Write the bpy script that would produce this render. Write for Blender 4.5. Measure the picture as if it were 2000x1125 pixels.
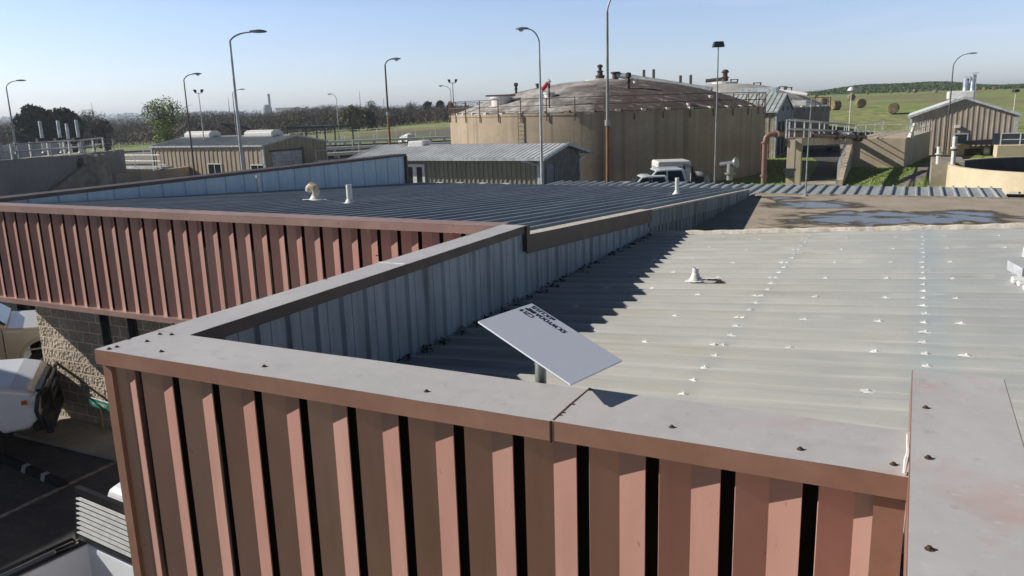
import bpy, bmesh, math, random
from mathutils import Vector as V, Matrix
for o in list(bpy.data.objects): bpy.data.objects.remove(o)
R=math.radians; PI=math.pi
S=bpy.context.scene; COL=S.collection
# ---------------------------------------------------------------- camera
CAM=V((0,0,5.5)); YAW,PITCH,ROLL,F=R(26.8),R(12.6),R(-1.72),1560.0
fw=V((-math.sin(YAW)*math.cos(PITCH),math.cos(YAW)*math.cos(PITCH),-math.sin(PITCH)))
rt0=V((math.cos(YAW),math.sin(YAW),0)); up0=rt0.cross(fw)
cr,sr=math.cos(ROLL),math.sin(ROLL)
RT=rt0*cr+up0*sr; UP=rt0*-sr+up0*cr
cam=bpy.data.cameras.new('camera'); co=bpy.data.objects.new('camera',cam); COL.objects.link(co)
m=Matrix.Identity(4)
for i in range(3): m[i][0]=RT[i]; m[i][1]=UP[i]; m[i][2]=-fw[i]; m[i][3]=CAM[i]
co.matrix_world=m; cam.sensor_width=36; cam.lens=F*36/2000; cam.clip_start=.05; cam.clip_end=12000
S.camera=co
# ---------------------------------------------------------------- sky, sun, exposure
S.view_settings.view_transform='Standard'; S.view_settings.look='None'
S.view_settings.exposure=0.25; S.view_settings.gamma=1
SUN=V((-.825,-.277,.492)).normalized()
el=math.asin(SUN.z); az=math.atan2(SUN.x,SUN.y)
W=bpy.data.worlds.new('World'); S.world=W; W.use_nodes=True
nt=W.node_tree; N=nt.nodes; L=nt.links; bg=N['Background']
sky=N.new('ShaderNodeTexSky'); sky.sky_type='NISHITA'; sky.sun_disc=False
sky.sun_elevation=el; sky.sun_rotation=az; sky.air_density=1.0; sky.dust_density=.5; sky.ozone_density=2.0; sky.altitude=150
hsv=N.new('ShaderNodeHueSaturation'); hsv.inputs['Saturation'].default_value=.74
L.new(sky.outputs[0],hsv.inputs['Color'])
# thin wisps of cirrus, laid out by direction in the sky
tc=N.new('ShaderNodeTexCoord'); mp=N.new('ShaderNodeMapping'); mp.inputs['Scale'].default_value=(3.2,3.2,26)
nz=N.new('ShaderNodeTexNoise'); nz.inputs['Scale'].default_value=1.3; nz.inputs['Detail'].default_value=6; nz.inputs['Distortion'].default_value=.6
rp=N.new('ShaderNodeValToRGB'); rp.color_ramp.elements[0].position=.54; rp.color_ramp.elements[1].position=.8
rp.color_ramp.elements[0].color=(0,0,0,1); rp.color_ramp.elements[1].color=(.3,.3,.3,1)
mx=N.new('ShaderNodeMixRGB'); mx.inputs[2].default_value=(5.6,5.9,6.3,1)
L.new(tc.outputs['Generated'],mp.inputs[0]); L.new(mp.outputs[0],nz.inputs[0]); L.new(nz.outputs[0],rp.inputs[0])
L.new(rp.outputs[0],mx.inputs[0]); L.new(hsv.outputs[0],mx.inputs[1])
sep=N.new('ShaderNodeSeparateXYZ'); L.new(tc.outputs['Generated'],sep.inputs[0])
gr=N.new('ShaderNodeValToRGB'); ce=gr.color_ramp.elements; ce[0].position=0; ce[0].color=(.80,)*3+(1,); ce[1].position=.12; ce[1].color=(.74,.74,.74,1); e3=ce.new(.30); e3.color=(.12,)*3+(1,); L.new(sep.outputs[2],gr.inputs[0])
gm=N.new('ShaderNodeMath'); gm.operation='MULTIPLY'; gm.inputs[1].default_value=1.85; L.new(gr.outputs[0],gm.inputs[0])
tn=N.new('ShaderNodeMixRGB'); tn.blend_type='MULTIPLY'; tn.inputs[0].default_value=1; L.new(mx.outputs[0],tn.inputs[1])
g2=N.new('ShaderNodeValToRGB'); g2.color_ramp.elements[0].position=.05; g2.color_ramp.elements[0].color=(.91,.96,1.20,1); g2.color_ramp.elements[1].position=.4; g2.color_ramp.elements[1].color=(.66,.86,1.18,1)
L.new(sep.outputs[2],g2.inputs[0]); L.new(g2.outputs[0],tn.inputs[2])
vs=N.new('ShaderNodeVectorMath'); vs.operation='SCALE'; L.new(tn.outputs[0],vs.inputs[0]); L.new(gm.outputs[0],vs.inputs['Scale']); L.new(vs.outputs[0],bg.inputs[0])
bg.inputs[1].default_value=.085
sl=bpy.data.lights.new('sun','SUN'); sl.energy=4.8; sl.angle=R(.55); sl.color=(1,.945,.865)
so=bpy.data.objects.new('sun',sl); COL.objects.link(so); so.rotation_euler=SUN.to_track_quat('Z','Y').to_euler(); so.location=(-20,-10,30)
# ---------------------------------------------------------------- measuring: pixel of the photo -> place in the world
def ray(x,y): return fw+RT*((x-1000)/F)-UP*((y-562.5)/F)
def onz(x,y,z=0):
    d=ray(x,y); return CAM+d*((z-CAM.z)/d.z)
def onx(x,y,X): d=ray(x,y); return CAM+d*(X/d.x)
def ony(x,y,Y): d=ray(x,y); return CAM+d*(Y/d.y)
def at(x,y,D): d=ray(x,y); return CAM+d*(D/math.hypot(d.x,d.y))
def sst(a,b,x): t=min(1,max(0,(x-a)/(b-a))); return t*t*(3-2*t)
def interp(x,pts):
    if x<=pts[0][0]: return pts[0][1]
    for (a,b),(c,d) in zip(pts,pts[1:]):
        if x<=c: return b+(d-b)*(x-a)/(c-a)
    return pts[-1][1]
def gh(x,y):
    D=math.hypot(x,y); a=math.degrees(math.atan2(x,y))   # azimuth from +Y towards +X
    w=sst(-30,-6,a)*(1-sst(60,100,a))
    hr=interp(D,[(0,0),(104,0),(128,3.9),(170,4.7),(290,6.6),(345,7.1),(470,12),(560,14),(900,9),(4000,0)])
    wl=sst(-50,-26,a)*(1-sst(60,100,a))
    hl=interp(D,[(0,0),(110,0),(165,3.0),(260,3.6),(900,3),(4000,0)])
    far=interp(D,[(0,0),(600,0),(2500,6),(9000,2)])
    n=.25*math.sin(x*.05+1)*math.sin(y*.043)*sst(110,220,D)
    h=hr*w*(1+sst(340,470,D)*(-.34+.36*math.exp(-((a+.8)/5.2)**2)+.03*math.sin(a*1.3)))+hl*wl*(1-w)
    return h+far+n
def gnd(p): return V((p[0],p[1],gh(p[0],p[1])))
# ---------------------------------------------------------------- materials
MATS={}
def mat(name,col,rough=.6,metal=0,var=.12,scale=2.0,stretch=(1,1,1),col2=None,lo=.42,hi=.62,bump=0,bscale=30,coord='P',spec=.5,detail=5,bstretch=None,voro=None):
    if name in MATS: return MATS[name]
    M=bpy.data.materials.new(name); M.use_nodes=True; n=M.node_tree.nodes; l=M.node_tree.links; b=n['Principled BSDF']
    b.inputs['Roughness'].default_value=rough; b.inputs['Metallic'].default_value=metal; b.inputs['Specular IOR Level'].default_value=spec
    if coord=='P': src=n.new('ShaderNodeNewGeometry').outputs['Position']
    else: src=n.new('ShaderNodeTexCoord').outputs['Object']
    mp=n.new('ShaderNodeMapping'); mp.inputs['Scale'].default_value=stretch; l.new(src,mp.inputs[0])
    t=n.new('ShaderNodeTexNoise'); t.inputs['Scale'].default_value=scale; t.inputs['Detail'].default_value=detail; l.new(mp.outputs[0],t.inputs[0])
    c2=col2 or tuple(c*.7 for c in col)
    r=n.new('ShaderNodeValToRGB'); r.color_ramp.elements[0].position=lo; r.color_ramp.elements[1].position=hi
    r.color_ramp.elements[0].color=(*c2,1); r.color_ramp.elements[1].color=(*col,1); l.new(t.outputs[0],r.inputs[0])
    t2=n.new('ShaderNodeTexNoise'); t2.inputs['Scale'].default_value=scale*7; t2.inputs['Detail'].default_value=3; l.new(mp.outputs[0],t2.inputs[0])
    mr=n.new('ShaderNodeMapRange'); mr.inputs[1].default_value=.3; mr.inputs[2].default_value=.7; mr.inputs[3].default_value=1-var; mr.inputs[4].default_value=1+var; l.new(t2.outputs[0],mr.inputs[0])
    mu=n.new('ShaderNodeVectorMath'); mu.operation='SCALE'; l.new(r.outputs[0],mu.inputs[0]); l.new(mr.outputs[0],mu.inputs['Scale'])
    l.new(mu.outputs[0],b.inputs['Base Color'])
    if bump:
        mp2=n.new('ShaderNodeMapping'); mp2.inputs['Scale'].default_value=bstretch or (1,1,1); l.new(src,mp2.inputs[0])
        t3=n.new('ShaderNodeTexNoise'); t3.inputs['Scale'].default_value=bscale; t3.inputs['Detail'].default_value=4; l.new(mp2.outputs[0],t3.inputs[0])
        bp=n.new('ShaderNodeBump'); bp.inputs['Strength'].default_value=1; bp.inputs['Distance'].default_value=bump; l.new(t3.outputs[0],bp.inputs['Height']); l.new(bp.outputs[0],b.inputs['Normal'])
    MATS[name]=M; M['c']=0; return M
def nodes(M):
    return M.node_tree.nodes,M.node_tree.links,M.node_tree.nodes['Principled BSDF']
def over(M,col,mask_fn,fac=1.0):
    """mix a colour over the base colour where mask_fn(n,l,pos) gives a value socket"""
    n,l,b=nodes(M); old=b.inputs['Base Color'].links[0].from_socket
    g=n.new('ShaderNodeNewGeometry').outputs['Position']; f=mask_fn(n,l,g)
    mx=n.new('ShaderNodeMixRGB'); mx.inputs[2].default_value=(*col,1)
    mm=n.new('ShaderNodeMath'); mm.operation='MULTIPLY'; mm.inputs[1].default_value=fac; mm.use_clamp=True
    l.new(f,mm.inputs[0]); l.new(mm.outputs[0],mx.inputs[0]); l.new(old,mx.inputs[1]); l.new(mx.outputs[0],b.inputs['Base Color']); return mm.outputs[0]
def nmask(scale,lo,hi,stretch=(1,1,1),off=(0,0,0),detail=5,inv=False):
    def f(n,l,g):
        mp=n.new('ShaderNodeMapping'); mp.inputs['Scale'].default_value=stretch; mp.inputs['Location'].default_value=off; l.new(g,mp.inputs[0])
        t=n.new('ShaderNodeTexNoise'); t.inputs['Scale'].default_value=scale; t.inputs['Detail'].default_value=detail; l.new(mp.outputs[0],t.inputs[0])
        r=n.new('ShaderNodeMapRange'); r.inputs[1].default_value=lo; r.inputs[2].default_value=hi
        if inv: r.inputs[3].default_value=1; r.inputs[4].default_value=0
        l.new(t.outputs[0],r.inputs[0]); return r.outputs[0]
    return f
def amask(axis,a,b,c=None,d=None):
    """ramp on a world axis: 0 at a to 1 at b, (then back to 0 from c to d)"""
    def f(n,l,g):
        s=n.new('ShaderNodeSeparateXYZ'); l.new(g,s.inputs[0])
        r=n.new('ShaderNodeMapRange'); r.inputs[1].default_value=a; r.inputs[2].default_value=b; l.new(s.outputs[axis],r.inputs[0]); o=r.outputs[0]
        if c is not None:
            r2=n.new('ShaderNodeMapRange'); r2.inputs[1].default_value=c; r2.inputs[2].default_value=d; r2.inputs[3].default_value=1; r2.inputs[4].default_value=0; l.new(s.outputs[axis],r2.inputs[0])
            m=n.new('ShaderNodeMath'); m.operation='MULTIPLY'; l.new(o,m.inputs[0]); l.new(r2.outputs[0],m.inputs[1]); o=m.outputs[0]
        return o
    return f
def both(f1,f2):
    def f(n,l,g):
        m=n.new('ShaderNodeMath'); m.operation='MULTIPLY'; l.new(f1(n,l,g),m.inputs[0]); l.new(f2(n,l,g),m.inputs[1]); return m.outputs[0]
    return f
# ---------------------------------------------------------------- mesh builder and object helpers
class MB:
    def __init__(s): s.v=[]; s.f=[]
    def add(s,vs,fs):
        k=len(s.v); s.v+= [V(a) for a in vs]; s.f+=[tuple(i+k for i in f) for f in fs]; return s
    def box(s,a,b,rz=0,c=None):
        x0,y0,z0=a; x1,y1,z1=b
        vs=[V(p) for p in ((x0,y0,z0),(x1,y0,z0),(x1,y1,z0),(x0,y1,z0),(x0,y0,z1),(x1,y0,z1),(x1,y1,z1),(x0,y1,z1))]
        if rz:
            c=V(c) if c else (V(a)+V(b))/2; q=Matrix.Rotation(rz,3,'Z'); vs=[q@(v-c)+c for v in vs]
        return s.add(vs,((0,3,2,1),(4,5,6,7),(0,1,5,4),(1,2,6,5),(2,3,7,6),(3,0,4,7)))
    def bar(s,p,q,w,h=None,up=V((0,0,1))):
        p=V(p);q=V(q);h=h or w; d=(q-p).normalized(); a=d.cross(up)
        if a.length<1e-4: a=d.cross(V((1,0,0)))
        a.normalize(); b=a.cross(d); a=a*w/2; b=b*h/2
        vs=[p-a-b,p+a-b,p+a+b,p-a+b,q-a-b,q+a-b,q+a+b,q-a+b]
        return s.add(vs,((0,1,2,3),(7,6,5,4),(4,5,1,0),(5,6,2,1),(6,7,3,2),(7,4,0,3)))
    def tube(s,pts,r,n=10,cap=True):
        pts=[V(p) for p in pts]; rs=r if isinstance(r,(list,tuple)) else [r]*len(pts); k0=len(s.v); ref=None
        for i,p in enumerate(pts):
            d=(pts[min(i+1,len(pts)-1)]-pts[max(i-1,0)]).normalized()
            if ref is None: ref=V((0,0,1)) if abs(d.z)<.9 else V((1,0,0))
            a=d.cross(ref).normalized(); b=a.cross(d); ref=b if abs(d.dot(b))<.9 else ref
            for j in range(n):
                t=2*PI*j/n; s.v.append(p+(a*math.cos(t)+b*math.sin(t))*rs[i])
        for i in range(len(pts)-1):
            for j in range(n):
                a0=k0+i*n+j; a1=k0+i*n+(j+1)%n; s.f.append((a0,a1,a1+n,a0+n))
        if cap: s.f.append(tuple(k0+j for j in range(n))[::-1]); s.f.append(tuple(k0+(len(pts)-1)*n+j for j in range(n)))
        return s
    def lathe(s,c,prof,n=24,a0=0,a1=2*PI,cap=False):
        c=V(c); k0=len(s.v); full=abs(a1-a0-2*PI)<1e-6; m=n if full else n+1
        for r,z in prof:
            for j in range(m):
                t=a0+(a1-a0)*j/n; s.v.append(c+V((r*math.cos(t),r*math.sin(t),z)))
        for i in range(len(prof)-1):
            for j in range(n):
                a=k0+i*m+j; b=k0+i*m+(j+1)%m; s.f.append((a,b,b+m,a+m))
        return s
    def prism(s,poly,vec,flip=False):
        poly=[V(p) for p in poly]; vec=V(vec); n=len(poly); k=len(s.v); s.v+=poly+[p+vec for p in poly]
        fs=[tuple(k+i for i in range(n))[::-1],tuple(k+n+i for i in range(n))]+[(k+i,k+(i+1)%n,k+n+(i+1)%n,k+n+i) for i in range(n)]
        s.f+=fs; return s
    def quad(s,*p): return s.add(p,(tuple(range(len(p))),))
    def build(s,name,m,parent=None,smooth=False,bevel=0,seg=2,fix=True,ang=35):
        me=bpy.data.meshes.new(name); off=parent.get('_w') if parent else None
        off=V(off) if off else V((0,0,0))
        me.from_pydata([tuple(v-off) for v in s.v],[],s.f); me.validate()
        if fix:
            b=bmesh.new(); b.from_mesh(me); bmesh.ops.recalc_face_normals(b,faces=b.faces); b.to_mesh(me); b.free()
        for mm in (m if isinstance(m,(list,tuple)) else [m]): me.materials.append(mm)
        if smooth:
            for p in me.polygons: p.use_smooth=True
            try: me.set_sharp_from_angle(angle=R(ang))
            except Exception: pass
        o=bpy.data.objects.new(name,me); COL.objects.link(o)
        if parent:
            o.parent=parent
            if parent.type=='MESH': o.location=(0,0,0)
        if bevel:
            md=o.modifiers.new('b','BEVEL'); md.width=bevel; md.segments=seg; md.limit_method='ANGLE'; md.angle_limit=R(40)
        if off.length and parent: o['_w']=tuple(off)
        return o
def tag(o,label=None,cat=None,group=None,kind=None):
    if label: o['label']=label
    if cat: o['category']=cat
    if group: o['group']=group
    if kind: o['kind']=kind
    return o
def thing(name,label,cat,loc=(0,0,0),group=None,world=False):
    """an Empty at the thing's base; world=True: parts are given in world coordinates"""
    o=bpy.data.objects.new(name,None); COL.objects.link(o); o.location=V(loc); o.empty_display_size=.3
    if world: o['_w']=tuple(loc)
    return tag(o,label,cat,group)
def struct(o): o['kind']='structure'; return o
def copy_tree(o,parent=None):
    c=o.copy(); COL.objects.link(c)
    if parent: c.parent=parent
    for ch in [x for x in bpy.data.objects if x.parent==o]: copy_tree(ch,c)
    return c
def tree_of(o,parent=None,kids=None):
    c=o.copy(); COL.objects.link(c)
    if parent: c.parent=parent
    for ch in kids.get(o.name,[]): tree_of(ch,c,kids)
    return c
def dup(o,loc,rz=0,label=None,group=None,s=1):
    kids={}
    for x in bpy.data.objects:
        if x.parent: kids.setdefault(x.parent.name,[]).append(x)
    c=tree_of(o,None,kids); c.location=V(loc); c.rotation_euler=(0,0,rz); c.scale=(s,s,s)
    if label: c['label']=label
    if group: c['group']=group
    return c
def corrug(mb,p0,u,U,v,v0,v1,n,prof,pitch,u0=0.0,gap=None):
    """ribbed sheet: ribs run along v, repeat along u; prof=[(s in 0..1, outward offset)]; v0,v1 numbers or functions of u"""
    p0,u,v,n=V(p0),V(u),V(v),V(n); fn=lambda f,x: f(x) if callable(f) else f
    us=[]; k=math.floor(u0/pitch)-1
    while True:
        for s_,d in prof:
            x=(k+s_)*pitch-u0
            if 1e-6<x<U-1e-6: us.append((x,d))
        k+=1
        if (k*pitch-u0)>U: break
    def dep(x):
        t=((x+u0)/pitch)%1.0
        pp=list(prof)+[(prof[0][0]+1,prof[0][1])]
        if t<pp[0][0]: t+=1
        for (a,da),(b,db) in zip(pp,pp[1:]):
            if a<=t<=b: return da+(db-da)*(t-a)/max(b-a,1e-9)
        return pp[0][1]
    us=[(0,dep(0))]+us+[(U,dep(U))]; k0=len(mb.v)
    for x,d in us:
        b=p0+u*x+n*d; mb.v.append(b+v*fn(v0,x)); mb.v.append(b+v*fn(v1,x))
    for i in range(len(us)-1):
        a=k0+2*i
        if gap is not None and us[i][1]<gap and us[i+1][1]<gap and abs(us[i][1]-us[i+1][1])<1e-6: continue
        mb.f.append((a,a+2,a+3,a+1))
    return mb
# ================================================================ materials used by the roofs
BR=(.47,.270,.228)
def per_panel(M,axis,pitch,amt,tint=(.8,.95,.8),shift=0):
    """each sheet of cladding weathers a little differently"""
    n,l,b=nodes(M); old=b.inputs['Base Color'].links[0].from_socket
    g=n.new('ShaderNodeNewGeometry').outputs['Position']; s=n.new('ShaderNodeSeparateXYZ'); l.new(g,s.inputs[0])
    d=n.new('ShaderNodeMath'); d.operation='MULTIPLY_ADD'; d.inputs[1].default_value=1/pitch; d.inputs[2].default_value=shift/pitch; l.new(s.outputs[axis],d.inputs[0])
    f=n.new('ShaderNodeMath'); f.operation='FLOOR'; l.new(d.outputs[0],f.inputs[0])
    w=n.new('ShaderNodeTexWhiteNoise'); w.noise_dimensions='1D'; l.new(f.outputs[0],w.inputs['W'])
    r=n.new('ShaderNodeMapRange'); r.inputs[3].default_value=0; r.inputs[4].default_value=amt; l.new(w.outputs['Value'],r.inputs[0])
    m=n.new('ShaderNodeMixRGB'); m.blend_type='MULTIPLY'; m.inputs[2].default_value=(*tint,1); l.new(r.outputs[0],m.inputs[0]); l.new(old,m.inputs[1]); l.new(m.outputs[0],b.inputs['Base Color'])
m_brown=mat('brown_cladding',BR,.42,0,.05,1.1,(1,1,.35),tuple(c*.86 for c in BR),.35,.7,bump=.0022,bscale=3.5)
per_panel(m_brown,0,.3058,.6,(.90,.78,.76),4.085-.153)
over(m_brown,(.30,.15,.12),nmask(7,.58,.72,(1,1,.10)),.4)
over(m_brown,(.56,.41,.36),nmask(11,.56,.76,(1,1,.05),(4,2,7)),.16)
over(m_brown,(.16,.09,.07),nmask(38,.70,.76,(1,1,.5)),.6)
m_trim=mat('brown_trim',(.30,.165,.125),.42,0,.06,2.2,(1,1,1),(.26,.135,.10))
m_trimdk=mat('dark_brown_trim',(.10,.065,.055),.5,0,.08,3)
m_coping=mat('weathered_coping',(.56,.54,.53),.42,.0,.035,1.6,(1,1,1),(.47,.455,.45),.3,.75,bump=.0022,bscale=5.5)
over(m_coping,(.50,.27,.22),both(nmask(3.2,.53,.70),amask(0,-1.6,.6)),.50)
over(m_coping,(.33,.32,.34),nmask(5,.60,.75,off=(5,2,0)),.35)
over(m_coping,(.60,.60,.59),nmask(26,.63,.72),.55)
over(m_coping,(.30,.27,.25),nmask(13,.64,.74,(1,1,1),(9,4,0)),.45)
m_coping_l=mat('brown_coping',(.36,.235,.205),.45,0,.05,2.0,(1,1,1),(.31,.20,.175))
m_inner=mat('galvanised_panel',(.37,.415,.45),.5,.0,.14,1.5,(1,1,.25),(.26,.30,.33),.35,.7)
over(m_inner,(.10,.11,.09),nmask(6,.58,.72,(1,1,.12)),.55)
m_innerg=mat('mossy_panel',(.24,.28,.30),.6,0,.08,1.5,(1,1,.25),(.17,.20,.20))
over(m_innerg,(.055,.065,.03),nmask(4.5,.47,.62,(1,1,.1)),.85)
m_blue=mat('zinc_blue_panel',(.50,.61,.71),.45,.0,.07,1.2,(1,1,.3),(.42,.53,.64))
m_roofR=mat('pale_roof_sheet',(.53,.53,.495),.55,0,.04,1.7,(.28,5,1),(.42,.425,.405),.3,.7)
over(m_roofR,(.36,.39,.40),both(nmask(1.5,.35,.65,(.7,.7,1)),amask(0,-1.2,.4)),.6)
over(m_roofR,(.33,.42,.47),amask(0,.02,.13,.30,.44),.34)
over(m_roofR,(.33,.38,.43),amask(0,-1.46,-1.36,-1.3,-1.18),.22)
over(m_roofR,(.46,.40,.30),both(nmask(2.2,.5,.68,(.35,2.2,1),(3,1,0)),amask(0,-3.9,-3.0,-1.6,-.6)),.45)
over(m_roofR,(.62,.62,.60),nmask(3,.60,.74,(.5,4.5,1),(7,3,0)),.5)
over(m_roofR,(.25,.24,.20),nmask(30,.70,.76),.35)
over(m_roofR,(.34,.22,.13),nmask(6,.68,.76,(.35,3,1),(2,6,0)),.35)
over(m_roofR,(.24,.235,.2),nmask(2.4,.60,.74,(.22,9,1),(1,8,0)),.35)
m_roofL=mat('grey_blue_roof_sheet',(.22,.255,.285),.6,.0,.10,1.7,(5,.3,1),(.15,.18,.21))
m_strip=mat('light_roof_sheet',(.42,.44,.43),.45,0,.06,1.7,(5,.5,1),(.30,.32,.32),.3,.7)
m_conc=mat('roof_membrane',(.42,.355,.275),.85,0,.08,1.3,(1,1,1),(.33,.28,.215),.35,.7,bump=.002,bscale=25)
m_lime=mat('pale_ridge_mastic',(.62,.58,.50),.8,0,.12,6,(1,1,1),(.48,.43,.36),.35,.6,bump=.01,bscale=14)
m_white=mat('white_paint',(.72,.71,.68),.5,0,.06,6,(1,1,1),(.62,.61,.57))
m_seal=mat('white_sealant',(.93,.93,.91),.6,0,.03,12)
m_rust=mat('rusty_screw',(.10,.055,.03),.7,0,.2,40,(1,1,1),(.05,.03,.02))
m_black=mat('black_gap',(.012,.012,.012),.8,0,.05,5)
m_debris=mat('leaf_debris',(.05,.04,.022),.95,0,.4,25,(1,1,1),(.02,.018,.01))
# standing water: same membrane, dark wet rim, glossy sheet in the middle
def puddles(M):
    n,l,b=nodes(M); old=b.inputs['Base Color'].links[0].from_socket
    g=n.new('ShaderNodeNewGeometry').outputs['Position']; s=n.new('ShaderNodeSeparateXYZ'); l.new(g,s.inputs[0])
    acc=None
    for (x,y,rx,ry) in ((-2.9,21.9,.8,.5),(-2.05,20.6,1.3,1.0),(-1.35,18.2,1.3,1.2),(-.65,19.2,1.2,.7),(.35,18.6,1.2,1.0),(1.0,19.2,1.0,1.4),(-1.55,16.3,1.0,.8),(2.6,19.3,1.3,.35),(-.2,18.2,1.4,.6)):
        c=n.new('ShaderNodeVectorMath'); c.operation='SUBTRACT'; c.inputs[1].default_value=(x,y,3.02); l.new(g,c.inputs[0])
        d=n.new('ShaderNodeVectorMath'); d.operation='MULTIPLY'; d.inputs[1].default_value=(1/rx,1/ry,0); l.new(c.outputs[0],d.inputs[0])
        e=n.new('ShaderNodeVectorMath'); e.operation='LENGTH'; l.new(d.outputs[0],e.inputs[0])
        if acc is None: acc=e.outputs['Value']
        else:
            q=n.new('ShaderNodeMath'); q.operation='SMOOTH_MIN'; q.inputs[2].default_value=.25; l.new(acc,q.inputs[0]); l.new(e.outputs['Value'],q.inputs[1]); acc=q.outputs[0]
    t=n.new('ShaderNodeTexNoise'); t.inputs['Scale'].default_value=1.1; t.inputs['Detail'].default_value=5; t.inputs['Distortion'].default_value=1.2; l.new(g,t.inputs[0])
    w=n.new('ShaderNodeMath'); w.operation='MULTIPLY_ADD'; w.inputs[1].default_value=2.2; w.inputs[2].default_value=-1.05; l.new(t.outputs[0],w.inputs[0])
    a=n.new('ShaderNodeMath'); a.operation='ADD'; l.new(acc,a.inputs[0]); l.new(w.outputs[0],a.inputs[1])
    def ramp(a0,a1):
        r=n.new('ShaderNodeMapRange'); r.inputs[1].default_value=a0; r.inputs[2].default_value=a1; r.inputs[3].default_value=1; r.inputs[4].default_value=0; l.new(a.outputs[0],r.inputs[0]); return r.outputs[0]
    wet=ramp(.82,1.12); film=ramp(.42,.76)
    m1=n.new('ShaderNodeMixRGB'); m1.inputs[2].default_value=(.075,.058,.035,1); l.new(wet,m1.inputs[0]); l.new(old,m1.inputs[1])
    m2=n.new('ShaderNodeMixRGB'); m2.inputs[2].default_value=(.16,.155,.15,1); l.new(film,m2.inputs[0]); l.new(m1.outputs[0],m2.inputs[1]); l.new(m2.outputs[0],b.inputs['Base Color'])
    ro=n.new('ShaderNodeMapRange'); ro.inputs[3].default_value=.85; ro.inputs[4].default_value=.24; l.new(film,ro.inputs[0]); l.new(ro.outputs[0],b.inputs['Roughness'])
    bp=[x for x in n if x.type=='BUMP'][0]; st=n.new('ShaderNodeMapRange'); st.inputs[3].default_value=1; st.inputs[4].default_value=.03; l.new(film,st.inputs[0]); l.new(st.outputs[0],bp.inputs['Strength'])
puddles(m_conc)
# split-face block wall
def block_mat():
    M=mat('split_face_block',(.50,.42,.33),.9,0,.15,2.5,(1,1,1),(.38,.32,.25),.3,.7)
    n,l,b=nodes(M); old=b.inputs['Base Color'].links[0].from_socket
    g=n.new('ShaderNodeNewGeometry').outputs['Position']; s=n.new('ShaderNodeSeparateXYZ'); l.new(g,s.inputs[0])
    a=n.new('ShaderNodeMath'); a.operation='ADD'; l.new(s.outputs[0],a.inputs[0]); l.new(s.outputs[1],a.inputs[1])
    c=n.new('ShaderNodeCombineXYZ'); l.new(a.outputs[0],c.inputs[0]); l.new(s.outputs[2],c.inputs[1])
    k=n.new('ShaderNodeTexBrick'); k.inputs['Scale'].default_value=1; k.inputs['Brick Width'].default_value=.406; k.inputs['Row Height'].default_value=.203; k.inputs['Mortar Size'].default_value=.011; k.inputs['Mortar Smooth'].default_value=.3
    k.inputs['Color1'].default_value=(1,1,1,1); k.inputs['Color2'].default_value=(.78,.78,.76,1); k.inputs['Mortar'].default_value=(1.75,1.7,1.6,1); l.new(c.outputs[0],k.inputs[0])
    m=n.new('ShaderNodeMixRGB'); m.blend_type='MULTIPLY'; m.inputs[0].default_value=1; l.new(old,m.inputs[1]); l.new(k.outputs[0],m.inputs[2]); l.new(m.outputs[0],b.inputs['Base Color'])
    v=n.new('ShaderNodeTexVoronoi'); v.inputs['Scale'].default_value=16; l.new(g,v.inputs[0])
    t=n.new('ShaderNodeTexNoise'); t.inputs['Scale'].default_value=22; t.inputs['Detail'].default_value=6; l.new(g,t.inputs[0])
    ad=n.new('ShaderNodeMath'); ad.operation='ADD'; l.new(v.outputs['Distance'],ad.inputs[0]); l.new(t.outputs[0],ad.inputs[1])
    im=n.new('ShaderNodeMath'); im.operation='SUBTRACT'; im.inputs[0].default_value=1; l.new(k.outputs['Fac'],im.inputs[1])
    mu=n.new('ShaderNodeMath'); mu.operation='MULTIPLY'; l.new(ad.outputs[0],mu.inputs[0]); l.new(im.outputs[0],mu.inputs[1])
    bp=n.new('ShaderNodeBump'); bp.inputs['Strength'].default_value=1; bp.inputs['Distance'].default_value=.032; l.new(mu.outputs[0],bp.inputs['Height']); l.new(bp.outputs[0],b.inputs['Normal'])
    return M
m_block=block_mat()
# ================================================================ THE OFFICE BUILDING (nearest)
ZC=4.2            # top of the parapet copings
B=thing('metal_roofed_building','low foreground building with brown ribbed parapets, block wall and ribbed metal roofs','building',(-8,12,0),world=True)
PX=.3058
# ribs: shallow V between deep narrow grooves
FP=[(0,-.0385),(.405,0),(.408,-.007),(.588,-.007),(.60,0)]   # s, outward
FP=[(s,d) for s,d in FP]
def fascia(name,xa,xb,y,z0,z1,phase):
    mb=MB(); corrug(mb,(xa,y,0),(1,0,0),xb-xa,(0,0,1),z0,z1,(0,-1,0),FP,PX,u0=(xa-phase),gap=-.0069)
    return mb.build(name,m_brown,B)
ZB=2.53           # bottom of fascia
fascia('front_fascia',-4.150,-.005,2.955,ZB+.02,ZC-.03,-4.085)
fascia('recessed_fascia',-15.09,-4.215,8.125,ZB+.06,ZC-.03,ony(475.5,434,8.159).x-40*PX)
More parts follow.
